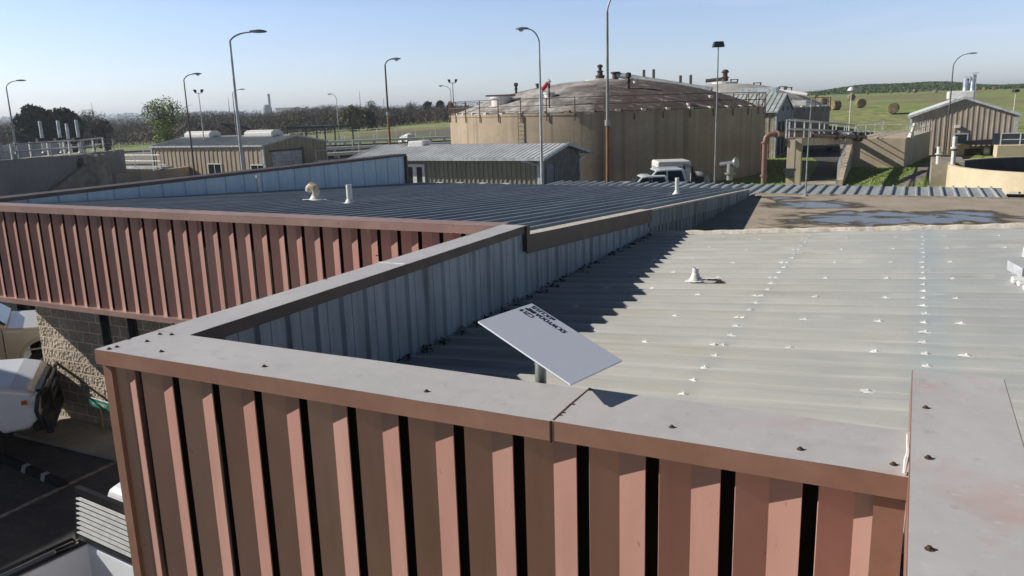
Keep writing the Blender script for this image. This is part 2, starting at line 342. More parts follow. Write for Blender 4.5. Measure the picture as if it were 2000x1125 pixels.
# side fascia faces (seen only from the side)
mb=MB(); corrug(mb,(-4.205,3.05,0),(0,1,0),5.0,(0,0,1),ZB+.02,ZC-.03,(-1,0,0),FP,PX); mb.build('return_fascia',m_brown,B)
mb=MB(); corrug(mb,(-15.14,8.2,0),(0,1,0),13.7,(0,0,1),ZB+.02,ZC-.03,(-1,0,0),FP,PX); mb.build('end_fascia',m_brown,B)
MB().box((-4.215,2.945,ZB),(-4.145,2.975,ZC-.086)).build('corner_trim',m_trim,B)
MB().box((-.045,2.94,ZB),(.058,3.0,ZC-.086)).build('corner_trim',m_trim,B)
MB().box((-4.10,3.10,ZB+.01),(.0,3.16,ZC-.09)).build('groove_shade_backing',mat('groove_shade_dark',(.022,.015,.013),.9,0,.1,4),B)  # near-black backings: the shade inside the rib grooves is put into their colour
MB().box((-15.0,8.28,ZB+.05),(-4.22,8.34,ZC-.12)).build('groove_shade_backing',mat('groove_shade_dark',(.022,.015,.013),.9,0,.1,4),B)
MB().box((-15.2,8.06,ZB-.02),(-4.22,8.2,ZB+.06)).build('bottom_trim',m_coping_l,B)
def coping(name,x0,x1,y0,y1,lip,m=None,lm=None,z=ZC,t=.004,sides='xXyY'):
    """folded metal cap: thin top sheet with a turned-down lip on the open sides; a little slope and waviness"""
    mb=MB(); nx=max(2,int((x1-x0)/.22)); ny=max(2,int((y1-y0)/.22)); rnd=random.Random(hash(name)%97+int(x0*10))
    k=len(mb.v); hh=[[z+rnd.uniform(-.0012,.0012) for j in range(ny+1)] for i in range(nx+1)]
    for i in range(nx+1):
        for j in range(ny+1): mb.v.append(V((x0+(x1-x0)*i/nx,y0+(y1-y0)*j/ny,hh[i][j])))
    for i in range(nx):
        for j in range(ny): a=k+i*(ny+1)+j; mb.f.append((a,a+ny+1,a+ny+2,a+1))
    top=mb.build(name,m or m_coping,B,smooth=True)
    lm=lm or m_trim; q=MB()
    if 'y' in sides: q.box((x0,y0-.003,z-lip),(x1,y0+.003,z-.0015))
    if 'Y' in sides: q.box((x0,y1-.003,z-lip),(x1,y1+.003,z-.0015))
    if 'x' in sides: q.box((x0-.003,y0,z-lip),(x0+.003,y1,z-.0015))
    if 'X' in sides: q.box((x1-.003,y0,z-lip),(x1+.003,y1,z-.0015))
    if q.v: q.build('coping_lip',lm,top)
    return top
coping('front_coping',-4.225,-1.262,2.915,3.345,.088,sides='xyY')
coping('front_coping',-1.30,.060,2.912,3.348,.088,z=ZC+.005,sides='yY')
MB().box((-1.309,2.905,ZC-.092),(-1.301,2.9145,ZC+.004)).build('coping_joint',m_black,B)
MB().tube([(-1.30,2.92,ZC+.006),(-1.302,3.1,ZC+.007),(-1.298,3.345,ZC+.006)],.0032,6).build('joint_sealant',mat('pink_mastic',(.42,.24,.2),.7,0,.2,30),B,smooth=True)
coping('side_coping',-4.225,-3.93,3.346,8.19,.088,lm=m_trimdk,sides='X')
MB().box((-4.228,3.34,ZC-.088),(-4.222,8.07,ZC-.001)).build('coping_lip',m_trim,B)
MB().box((-4.223,5.72,ZC+.0015),(-3.93,5.745,ZC+.006)).build('joint_sealant',m_seal,B)
coping('recessed_coping',-15.23,-4.226,8.04,8.36,.10,m=m_coping_l,lm=m_coping_l,z=ZC-.004,sides='yY')
# right hand parapet running away from the camera
coping('right_coping',.062,.43,1.0,4.05,.16,z=ZC+.045,lm=m_trim,sides='xXY')
MB().box((.075,1.0,ZB),(.40,4.03,ZC-.11)).build('right_parapet',m_brown,B)
MB().tube([(.045,2.92,ZC+.012),(.05,3.0,ZC+.03),(.055,3.1,ZC+.02),(.05,3.24,ZC+.035)],[.005,.009,.006,.004],6).build('joint_sealant',m_seal,B,smooth=True)
MB().tube([(.048,2.93,ZC-.05),(.05,2.935,ZC-.02),(.05,2.95,ZC+.005)],[.012,.015,.008],7).build('joint_sealant',m_seal,B,smooth=True)
# inner face of the side parapet (in shade), its rake trims and the lower stepped part
roofRz=lambda x,y=0: 3.33+.0625*(x+3.95)
rake=lambda y: 4.08-.0625*(y-8.12)
IP=[(0,0),(.22,0),(.30,.028),(.42,.028),(.50,0),(.72,.0),(.74,.006),(.78,.006),(.80,0)]
mb=MB(); corrug(mb,(-3.965,3.34,0),(0,1,0),4.85,(0,0,1),3.30,ZC-.05,(1,0,0),IP,.305,.1); mb.build('side_panel',m_inner,B)
mb=MB(); corrug(mb,(-3.965,8.19,0),(0,1,0),4.86,(0,0,1),3.30,lambda u:rake(8.19+u)-.1,(1,0,0),IP,.305,.1+4.85); mb.build('side_panel',m_inner,B)
mb=MB(); corrug(mb,(-3.965,13.05,0),(0,1,0),9.2,(0,0,1),2.99,lambda u:rake(13.05+u)-.02,(1,0,0),[(0,0),(.45,0),(.5,.016),(.6,.016),(.65,0)],.24); mb.build('mossy_side_panel',m_innerg,B)
MB().add([(-3.96,13.05,rake(13.05)-.3),(-3.945,13.05,rake(13.05)-.3),(-3.945,22.25,rake(22.25)-.28),(-3.96,22.25,rake(22.25)-.28),(-3.96,13.05,rake(13.05)),(-3.945,13.05,rake(13.05)),(-3.945,22.25,rake(22.25)),(-3.96,22.25,rake(22.25))],((0,3,2,1),(4,5,6,7),(0,1,5,4),(1,2,6,5),(2,3,7,6),(3,0,4,7))).build('rake_flashing',m_innerg,B)
def sloped(name,x0,x1,y0,y1,dz0,dz1,m):
    z=rake
    return MB().add([(x0,y0,z(y0)+dz0),(x1,y0,z(y0)+dz0),(x1,y1,z(y1)+dz0),(x0,y1,z(y1)+dz0),(x0,y0,z(y0)+dz1),(x1,y0,z(y0)+dz1),(x1,y1,z(y1)+dz1),(x0,y1,z(y1)+dz1)],((0,3,2,1),(4,5,6,7),(0,1,5,4),(1,2,6,5),(2,3,7,6),(3,0,4,7))).build(name,m,B)
sloped('rake_trim',-3.935,-3.918,8.2,13.1,-.205,.012,m_trimdk)
sloped('rake_cap',-4.13,-3.936,8.2,13.1,-.02,.010,m_lime)
sloped('rake_cap',-4.02,-3.94,13.1,22.3,-.02,.008,m_lime)
MB().box((-3.945,8.15,ZC-.30),(-3.905,8.235,ZC-.002)).build('step_trim',m_trimdk,B)
# leaf litter in the valley at the foot of the side panel
mb=MB(); rnd=random.Random(5)
for i in range(900):
    y=rnd.uniform(5.0,13.0); x=-3.93+abs(rnd.gauss(0,.05)); z=roofRz(x)+rnd.uniform(.0,.07*max(0,1-(x+3.93)/.12)); s=rnd.uniform(.008,.028)
    a=V((rnd.uniform(-1,1),rnd.uniform(-1,1),rnd.uniform(-.6,.6))).normalized()*s; b=V((rnd.uniform(-1,1),rnd.uniform(-1,1),rnd.uniform(-.3,1))).normalized()*s*.6
    p=V((x,y,z+.01)); mb.quad(p-a,p-b,p+a,p+b)
tag(mb.build('leaf_litter',m_debris,B,fix=False),kind='stuff')
# pale metal roof: ribs along X
RP=[(0,0),(.50,0),(.55,.046),(.70,.046),(.77,.0)]
Y0R=3.33; XR0,XR1=-3.96,5.2
nvec=V((-.0625,0,1)).normalized(); uv=V((1,0,.0625))
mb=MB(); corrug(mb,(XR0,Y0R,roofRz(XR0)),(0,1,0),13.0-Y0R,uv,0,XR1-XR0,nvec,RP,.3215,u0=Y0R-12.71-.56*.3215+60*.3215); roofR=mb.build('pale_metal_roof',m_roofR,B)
# side laps: second sheet edge lines along Y
for X in ():
    mb=MB(); corrug(mb,(X,Y0R,roofRz(X)+.004),(0,1,0),13.0-Y0R,uv,0,.035,nvec,RP,.3215,u0=Y0R-12.71-.56*.3215+60*.3215); mb.build('sheet_lap',m_roofR,B)
# mastic ridge between metal roof and flat roof
mb=MB(); n=90; rnd=random.Random(2); pts=[]
for i in range(n+1):
    x=-3.93+(9.2)*i/n; pts.append(V((x,13.04+rnd.uniform(-.012,.012),roofRz(x)+.02+rnd.uniform(-.006,.008))))
mb.tube(pts,[.062+rnd.uniform(-.008,.008) for _ in pts],8); mb.build('mastic_ridge',m_lime,B,smooth=True)
MB().prism([(-3.95,13.1,3.0),(5.2,13.1,3.0),(5.2,13.1,roofRz(5.2)),(-3.95,13.1,roofRz(-3.95))],(0,-.03,0)).build('upstand',m_conc,B)
# flat membrane roof with puddles
MB().box((-3.96,13.1,2.86),(9,22.72,3.02)).build('flat_roof',m_conc,B)
MB().box((-3.9,22.72,2.9),(9,22.78,3.055)).build('gravel_stop',mat('gravel_stop',(.42,.37,.30),.8,0,.1,6),B)
# left roof: ribs along Y, falling away
lz=lambda y: 4.05-.0625*(y-8.12)
LP=[(0,0),(.58,0),(.64,.07),(.81,.07),(.88,0)]
mb=MB(); corrug(mb,(-14.8,8.3,lz(8.3)),(1,0,0),10.72,V((0,1,-.0625)),0,14.4,V((0,.0625,1)).normalized(),LP,.3048); mb.build('blue_grey_metal_roof',m_roofL,B)
mb=MB(); corrug(mb,(-15.0,22.3,lz(22.3)),(1,0,0),11.3,V((0,1,-.0625)),0,.4,V((0,.0625,1)).normalized(),LP,.3048,.2); 
mb=MB()
for i,px in enumerate((866,909,956,1005)): 
    p=onz(px,359,3.16); MB().box((p.x-.12,22.5,lz(22.5)+.05),(p.x+.12,22.62,lz(22.5)+.085)).build('snow_guard',m_white,B)
# parapet along the far side: zinc panels, brown cap
BP=[(0,0),(.40,0),(.46,.03),(.54,.03),(.60,0)]
mb=MB(); corrug(mb,(-14.84,8.36,0),(0,1,0),13.55,(0,0,1),lambda u:lz(8.36+u)-.02,ZC-.05,(1,0,0),[(0,0),(.90,0),(.92,-.022),(.97,-.022),(.99,0)],.61,.2); mb.build('zinc_parapet_panel',m_blue,B)
coping('far_coping',-15.23,-14.78,8.361,21.95,.07,m=m_trimdk,lm=m_trimdk,z=ZC-.003,sides='xXY')
MB().box((-14.86,21.88,lz(21.9)-.05),(-14.76,21.97,ZC-.074)).build('parapet_end_trim',m_trimdk,B)
MB().box((-15.1,21.90,2.6),(-14.87,21.94,ZC-.08)).build('parapet_end',m_trimdk,B)
# lower strip roof at the back: ribs along Y
SP=[(0,0),(.50,0),(.53,.05),(.65,.05),(.69,0)]
mb=MB(); corrug(mb,(-11.05,22.80,2.985),(1,0,0),13.2,V((0,1,0.004)),0,2.9,(0,0,1),SP,.3048); 
corrug(mb,(2.15,24.4,2.985),(1,0,0),5,V((0,1,-.1)),-1.6,.5,(0,0,1),SP,.3048); mb.build('back_metal_roof',m_strip,B)
MB().box((-11.05,25.7,2.9),(2.2,25.76,2.985)).box((-11.1,22.9,2.9),(-11.04,25.76,2.975)).build('gutter',m_strip,B)
MB().box((2.25,24.86,2.5),(7.1,24.9,2.92)).build('gutter',m_strip,B)
# walls under the roofs
wallm=m_block
o=MB().box((-14.42,8.9,0),(-4.0,9.1,2.62)).box((-14.42,9.1,0),(-14.22,22,2.62)).build('block_wall',wallm,B)
for i,(a,b) in enumerate((((196,622),(218,668)),((250,628),(266,650)))):
    p=ony(a[0],a[1],8.9); q=ony(b[0],b[1],8.9); w=.22
    f=MB().box((p.x,8.875,p.z-.62),(p.x+w,8.903,p.z+.1)).build('window',mat('window_frame_dark',(.03,.028,.026),.4),B)
    MB().box((p.x+.03,8.868,p.z-.59),(p.x+w-.03,8.874,p.z+.07)).build('pane',mat('dark_glass',(.012,.014,.016),.08),f)
MB().box((-4.0,3.3,0),(-3.85,8.9,2.55)).box((-3.85,3.3,0),(5,3.5,2.55)).box((-14,22.4,0),(7,22.6,2.85)).box((-4,9,0),(-3.9,22,2.9)).build('under_wall',m_block,B)
MB().box((-15.1,8.2,2.50),(-4.2,8.92,2.52)).box((-15.1,8.92,2.50),(-14.4,21.9,2.52)).box((-4.15,3.0,2.50),(0,3.4,2.52)).build('soffit',mat('soffit',(.10,.07,.06),.7),B)
MB().box((-14.83,8.3,2.45),(-4,22.4,2.6)).box((-3.95,3.3,2.35),(5,13,2.5)).build('ceiling_deck',m_trimdk,B)
for x in (-2.5,5): MB().box((x-.1,25.3,0),(x+.1,25.5,2.9)).build('post',m_strip,B)
MB().box((-11,25.3,0),(-10.8,25.5,2.9)).build('post',m_strip,B)
# ---- fixings
def cscrew(x,y,z=ZC,s=1.0,rz=0):
    mb=MB(); mb.lathe((x,y,z),[(.0135*s,0),(.0135*s,.003),(.007*s,.004),(.007*s,.010),(.0,.0105)],8)
    mb.build('coping_screw',m_rust,B)
for px,py,z in ((250,662,0),(312,653,0),(228,678,0),(213,682,0),(287,667,0),(315,687,0),(516,716,0),(833,765,0),(1118,792,0),(1099,808,0),(1093,813,0),(1152,762,.004),(1312,835,.004),(1563,878,.004),(1745,908,.004),(335,654,0),(338,634,0),(505,583,0),(636,545,0),(736,500,0),(885,456,0),(1808,797,.045),(1813,895,.045),(1815,1073,.045)):
    p=onz(px,py,ZC+z); cscrew(p.x,p.y,ZC+z,1.0)
for px,py in ((232,410),(310,426),(170,412),(540,441),(430,432),(660,436),(884,441)):
    p=ony(px,py,8.036); MB().lathe((p.x,8.04,p.z),[(.01,0),(.01,.004),(0,.006)],6).build('coping_screw',m_rust,B)
# stubby screw in sealant on pale roof
def sscrew(x,y,s=1,seed=0):
    rnd=random.Random(seed); z=roofRz(x)
    t=((y-Y0R)+(Y0R-12.71-.56*.3215+60*.3215))/.3215%1; z+= .046 if .55<t<.70 else (.0 if t<.50 or t>.77 else .022)
    mb=MB(); k=14; pts=[]
    for j in range(k):
        a=2*PI*j/k; r=rnd.uniform(.6,1.15)*s; pts.append(V((x+.050*r*math.cos(a),y+.038*r*math.sin(a),z+.002)))
    c=V((x,y,z+.013)); mb.v+=pts+[c]; mb.f+=[(j,(j+1)%k,k) for j in range(k)]
    mb.lathe((x+.004,y,z+.006),[(.009,0),(.008,.012),(0,.015)],6)
    return mb.build('sealed_screw',m_seal,B,smooth=True,fix=True)
k=0
for i in range(28):
    y=12.71-.3215*i
    if y<4.3: break
    k+=1; sscrew(.18+random.Random(i).uniform(-.01,.01),y,random.Random(i+5).uniform(.7,1.15),k)
    if y>5.2: k+=1; sscrew(-1.345+random.Random(i+50).uniform(-.012,.012),y,random.Random(i+9).uniform(.75,1.15),k)
for X in (-.17,.455,1.08,-.8,-1.41,-2.02,-2.63,-3.2,1.7):
    for i in range(8):
        y=12.388-.9645*i+(0 if X>-2.4 else .3215)
        if y<5.4+max(0,(-X)*.35): continue
        if X>1.5 and y<9: continue
        k+=1; sscrew(X+random.Random(k).uniform(-.01,.01),y,random.Random(k+3).uniform(.75,1.2),k)
print('sealed screws',k)
# ---- pipe vents through the roofs
def vent(px,py,h,r,name='vent_pipe',X=None,plane='L',flash=.25):
    d=ray(px,py)
    if plane=='L': nn=V((0,.0625,1)); d0=(4.05+.0625*8.12)
    else: nn=V((-.0625,0,1)); d0=3.33+.0625*3.95
    t=(d0-nn.dot(CAM))/nn.dot(d); p=CAM+d*t; z=p.z
    o=MB().lathe((p.x,p.y,z),[(r*2.7,.03),(r*2.2,.055),(r*1.6,.085),(r*1.25,.12),(r*1.12,.135),(r*1.0,.14),(r,h),(r*.8,h),(r*.78,h-.1)],16).build(name,m_white,B,smooth=True)
    q=MB(); rnd=random.Random(int(px)); k=16; pts=[V((p.x+flash*rnd.uniform(.75,1.1)*math.cos(2*PI*j/k)*(1.0),p.y+flash*.8*rnd.uniform(.75,1.1)*math.sin(2*PI*j/k),z+(.050 if plane=='R' else .062)+ (0.0625*flash*math.cos(2*PI*j/k) if plane=='R' else -.0625*flash*math.sin(2*PI*j/k)))) for j in range(k)]
    q.v+=pts+[V((p.x,p.y,z+.075))]; q.f+=[(j,(j+1)%k,k) for j in range(k)]; q.build('flashing',m_seal,o,smooth=True)
    return p,o
vent(506,380,.48,.038,flash=.2); vent(684,403,.41,.055,flash=.16); vent(1322,383,.43,.045,flash=.1)
p,o=vent(1358,556,.20,.037,plane='R',flash=.13)
q=MB().tube([(p.x-.05,p.y-.02,p.z+.075),(p.x+.26,p.y,p.z+.09)],[.014,.008],6).build('sealant_ridge',m_seal,o,smooth=True)
MB().box((p.x+.14,p.y-.025,p.z+.066),(p.x+.30,p.y-.005,p.z+.085)).build('rusty_edge',m_rust,o)
p,o=vent(617,396,.17,.075,name='goose_vent',flash=.36)   # hooded fan vent
mb=MB(); mb.lathe((p.x,p.y,p.z),[(.105,.20),(.115,.26),(.125,.27)],16)
for j in range(9):
    pass
hood=MB()
pts=[V((p.x+.02,p.y,p.z+.13)),V((p.x+.02,p.y,p.z+.24)),V((p.x-.005,p.y,p.z+.31)),V((p.x-.07,p.y,p.z+.335)),V((p.x-.125,p.y,p.z+.29)),V((p.x-.145,p.y,p.z+.23))]
hood.tube(pts,[.07,.078,.09,.093,.09,.083],14); hood.build('vent_hood',mat('aged_white_vent',(.55,.50,.42),.55,0,.12,9,(1,1,1),(.40,.30,.18),.3,.55),o,smooth=True)
# objects cut by the right edge of the frame: dome vent and sealant lumps
d=ray(2012,502); t=(3.577-CAM.z)/(d.z-.0625*d.x); p=CAM+d*t
o=MB().lathe((p.x+.1,p.y,p.z),[(.18,0),(.18,.09),(.155,.17),(.10,.225),(0,.25)],20).build('dome_vent',mat('grey_vent',(.55,.57,.6),.4,0,.05,4),B,smooth=True)
d=ray(1990,562); t=(3.577-CAM.z)/(d.z-.0625*d.x); p=CAM+d*t
mb=MB(); rnd=random.Random(8)
for i in range(3):
    mb.box((p.x-.06+i*.035,p.y-.15*i+.05,p.z+.02),(p.x+.6,p.y+.17-.15*i,p.z+.085-.01*i))
o=mb.build('sealed_curb',m_seal,B,bevel=.02)
MB().box((p.x+.0,p.y+.3,p.z+.04),(p.x+.05,p.y+.75,p.z+.14),rz=R(12)).build('bracket',mat('grey_vent',(.5,.5,.5)),B)
# ================================================================ FLAT PANEL ANTENNA standing behind the front coping
z_=5.5
A_,D_,C_,B_=[V(p)+V((0,0,z_)) for p in ((-1.72,3.63,-.98),(-1.18,3.48,-1.18),(-1.29,3.10,-1.20),(-1.83,3.25,-.99))]
ctr=(A_+B_+C_+D_)/4; ux=(D_-A_).normalized(); nn=ux.cross((A_-B_).normalized()).normalized(); uy=nn.cross(ux).normalized()
pp=ony(1056,730,3.42)
T=thing('flat_panel_antenna','flat white rectangular antenna panel tilted on a short galvanised post behind the front coping','antenna',(pp.x,pp.y,3.4),world=True)
LX,LY,TH=.598,.398,.008
def rr(w,h,r,n=4):
    out=[]
    for cx,cy,a0 in ((w/2-r,h/2-r,0),(-w/2+r,h/2-r,90),(-w/2+r,-h/2+r,180),(w/2-r,-h/2+r,270)):
        for i in range(n+1): a=R(a0+90*i/n); out.append((cx+r*math.cos(a),cy+r*math.sin(a)))
    return out
m_panel=mat('antenna_plastic',(.70,.735,.83),.38,0,.015,9,(1,1,1),(.69,.725,.82))
mb=MB(); mb.prism([ctr+ux*x+uy*y-nn*TH for x,y in rr(LX,LY,.005)],nn*TH)
pan=mb.build('panel',m_panel,T,bevel=.0015)
mb=MB(); mb.prism([ctr+ux*x+uy*y-nn*(TH+.012) for x,y in rr(LX-.03,LY-.03,.01)],nn*.012); mb.build('panel_back',mat('dark_plastic',(.09,.095,.10),.5),T)
MB().tube([(pp.x,pp.y,3.3),(pp.x,pp.y,3.9),(pp.x,pp.y,4.25),tuple(ctr-nn*.04-ux*.05)],[.029,.029,.028,.02],18).build('post',mat('galvanised_post',(.34,.37,.36),.38,.35,.12,9,(1,1,.3),(.22,.26,.25)),T,smooth=True)
# lettering reads upside down from here
m_ink=mat('black_ink',(.012,.014,.03),.5,0,.02,5)
def lettering(txt,size,xr,y0):
    cu=bpy.data.curves.new('lettering','FONT'); cu.body=txt; cu.size=size; cu.align_x='RIGHT'; cu.extrude=.0004; cu.offset=.0004; cu.space_character=1.12; cu.shear=.0
    o=bpy.data.objects.new('t',cu); COL.objects.link(o); bpy.context.view_layer.update()
    me=bpy.data.meshes.new_from_object(o.evaluated_get(bpy.context.evaluated_depsgraph_get())); bpy.data.objects.remove(o)
    ex,ey=-ux,-uy      # text frame: right is towards A-B edge, up is away from the A-D edge
    org=ctr+ux*xr+uy*y0+nn*.0012; off=V(T['_w'])
    for v in me.vertices: c=v.co.copy(); v.co=org+ex*c.x*.80+ey*c.y+nn*c.z-off
    me.materials.append(m_ink); q=bpy.data.objects.new('lettering',me); COL.objects.link(q); q.parent=pan; q['_w']=tuple(off)
# distance below the A-D edge, right margin at the A-B edge
lettering('nUCLEUS',.043,-.276,.188)
lettering('SX.WYOOA4MP',.043,-.279,.147)
lettering('CZL9',.043,-.282,.106)
# thin mast antenna on the flat roof
p=onz(1573,383,3.02); top=at(1579,192,math.hypot(p.x,p.y))
t=thing('mast_antenna','thin grey rod antenna standing upright on the flat puddled roof','antenna',(p.x,p.y,3.02),world=True)
m_grey=mat('grey_metal',(.36,.38,.38),.45,.3,.1,5)
MB().tube([(p.x,p.y,3.02),(p.x,p.y,3.9),(p.x+.03,p.y,top.z)],[.022,.018,.010],8).build('mast',m_grey,t,smooth=True)
MB().lathe((p.x,p.y,3.02),[(.09,.002),(.07,.02),(.025,.05)],10).build('base',m_grey,t,smooth=True)
# ================================================================ GROUND, one sheet to the horizon
rs=[0,4]; r=4
while r<9500: r*=1.055; rs.append(r)
NA=300; mb=MB(); mb.v.append(V((0,0,gh(0,0))))
for r in rs[1:]:
    for j in range(NA):
        a=2*PI*j/NA; mb.v.append(V((r*math.sin(a),r*math.cos(a),gh(r*math.sin(a),r*math.cos(a)))))
for j in range(NA): mb.f.append((0,1+(j+1)%NA,1+j))
for i in range(len(rs)-2):
    for j in range(NA):
        a=1+i*NA+j; b=1+i*NA+(j+1)%NA; mb.f.append((a,b,b+NA,a+NA))
m_grass=mat('grass_ground',(.20,.30,.06),.95,0,.28,.12,(1,1,1),(.26,.26,.11),.38,.62,bump=.06,bscale=7,detail=8)
over(m_grass,(.11,.17,.045),nmask(.55,.5,.68,(1,1,1)),.5)
def dmask(lo,hi,lo2=None,hi2=None):
    def f(n,l,g):
        s=n.new('ShaderNodeVectorMath'); s.operation='MULTIPLY'; s.inputs[1].default_value=(1,1,0); l.new(g,s.inputs[0])
        d=n.new('ShaderNodeVectorMath'); d.operation='LENGTH'; l.new(s.outputs[0],d.inputs[0])
        r=n.new('ShaderNodeMapRange'); r.inputs[1].default_value=lo; r.inputs[2].default_value=hi; l.new(d.outputs['Value'],r.inputs[0]); o=r.outputs[0]
        if lo2:
            r2=n.new('ShaderNodeMapRange'); r2.inputs[1].default_value=lo2; r2.inputs[2].default_value=hi2; r2.inputs[3].default_value=1; r2.inputs[4].default_value=0; l.new(d.outputs['Value'],r2.inputs[0])
            m=n.new('ShaderNodeMath'); m.operation='MULTIPLY'; l.new(o,m.inputs[0]); l.new(r2.outputs[0],m.inputs[1]); o=m.outputs[0]
        return o
    return f
over(m_grass,(.21,.165,.095),both(nmask(.045,.46,.58,(1,1,1),(3,9,0)),dmask(130,150,330,340)),.75)       # dry reddish patches in the hay field
over(m_grass,(.05,.075,.028),both(nmask(.08,.25,.42),dmask(348,372,640,700)),.9)                        # rough dark hill
over(m_grass,(.20,.18,.11),both(nmask(.012,.45,.6),dmask(600,700)),.8)
over(m_grass,(.11,.10,.09),both(amask(0,-200,-180,-42,-30),both(nmask(.05,.42,.52,off=(4,4,0)),dmask(40,50,150,175))),.8)
g=mb.build('ground',m_grass,smooth=True); struct(g)
def sheet(name,poly,z,m,thick=0):
    mb=MB(); mb.v=[V((p[0],p[1],z)) for p in poly]; mb.f=[tuple(range(len(poly)))]
    return struct(mb.build(name,m,fix=False))
m_asph=mat('asphalt',(.095,.094,.09),.9,0,.2,1.5,(1,1,1),(.065,.066,.066),bump=.004,bscale=90)
over(m_asph,(.16,.15,.13),nmask(.4,.52,.66),.4)
m_pave=mat('concrete_paving',(.42,.37,.30),.9,0,.1,1.2,(1,1,1),(.34,.30,.24),bump=.002,bscale=40)
sheet('parking_lot',[(-60,-12),(-4.0,-12),(-4.0,8.0),(-13.2,8.0),(-14.6,14),(-14.6,34),(-60,34)],.012,m_asph)
MB().box((-14.2,8.0,0),(-4,8.9,.075)).build('pavement',m_pave)['kind']='structure'
p1=onz(0,1012,0);p2=onz(197,918,0)
m_line=mat('road_paint',(.40,.37,.30),.8,0,.15,9,(1,1,1),(.20,.18,.15),.4,.6)
d=(p2-p1).normalized(); w=V((-d.y,d.x,0))*.05
sheet('parking_line',[p1-d*3-w,p2+d*.3-w,p2+d*.3+w,p1-d*3+w],.017,m_line)
sheet('road',[(-46,29),(20,29),(20,44),(-9,44),(-12.5,56),(-46,56)],.01,m_asph)
sheet('gravel_yard',[(-120,46),(-22,46),(-28,120),(-140,120)],.008,mat('gravel',(.25,.235,.20),.95,0,.25,1.2,(1,1,1),(.17,.165,.14),bump=.01,bscale=20))
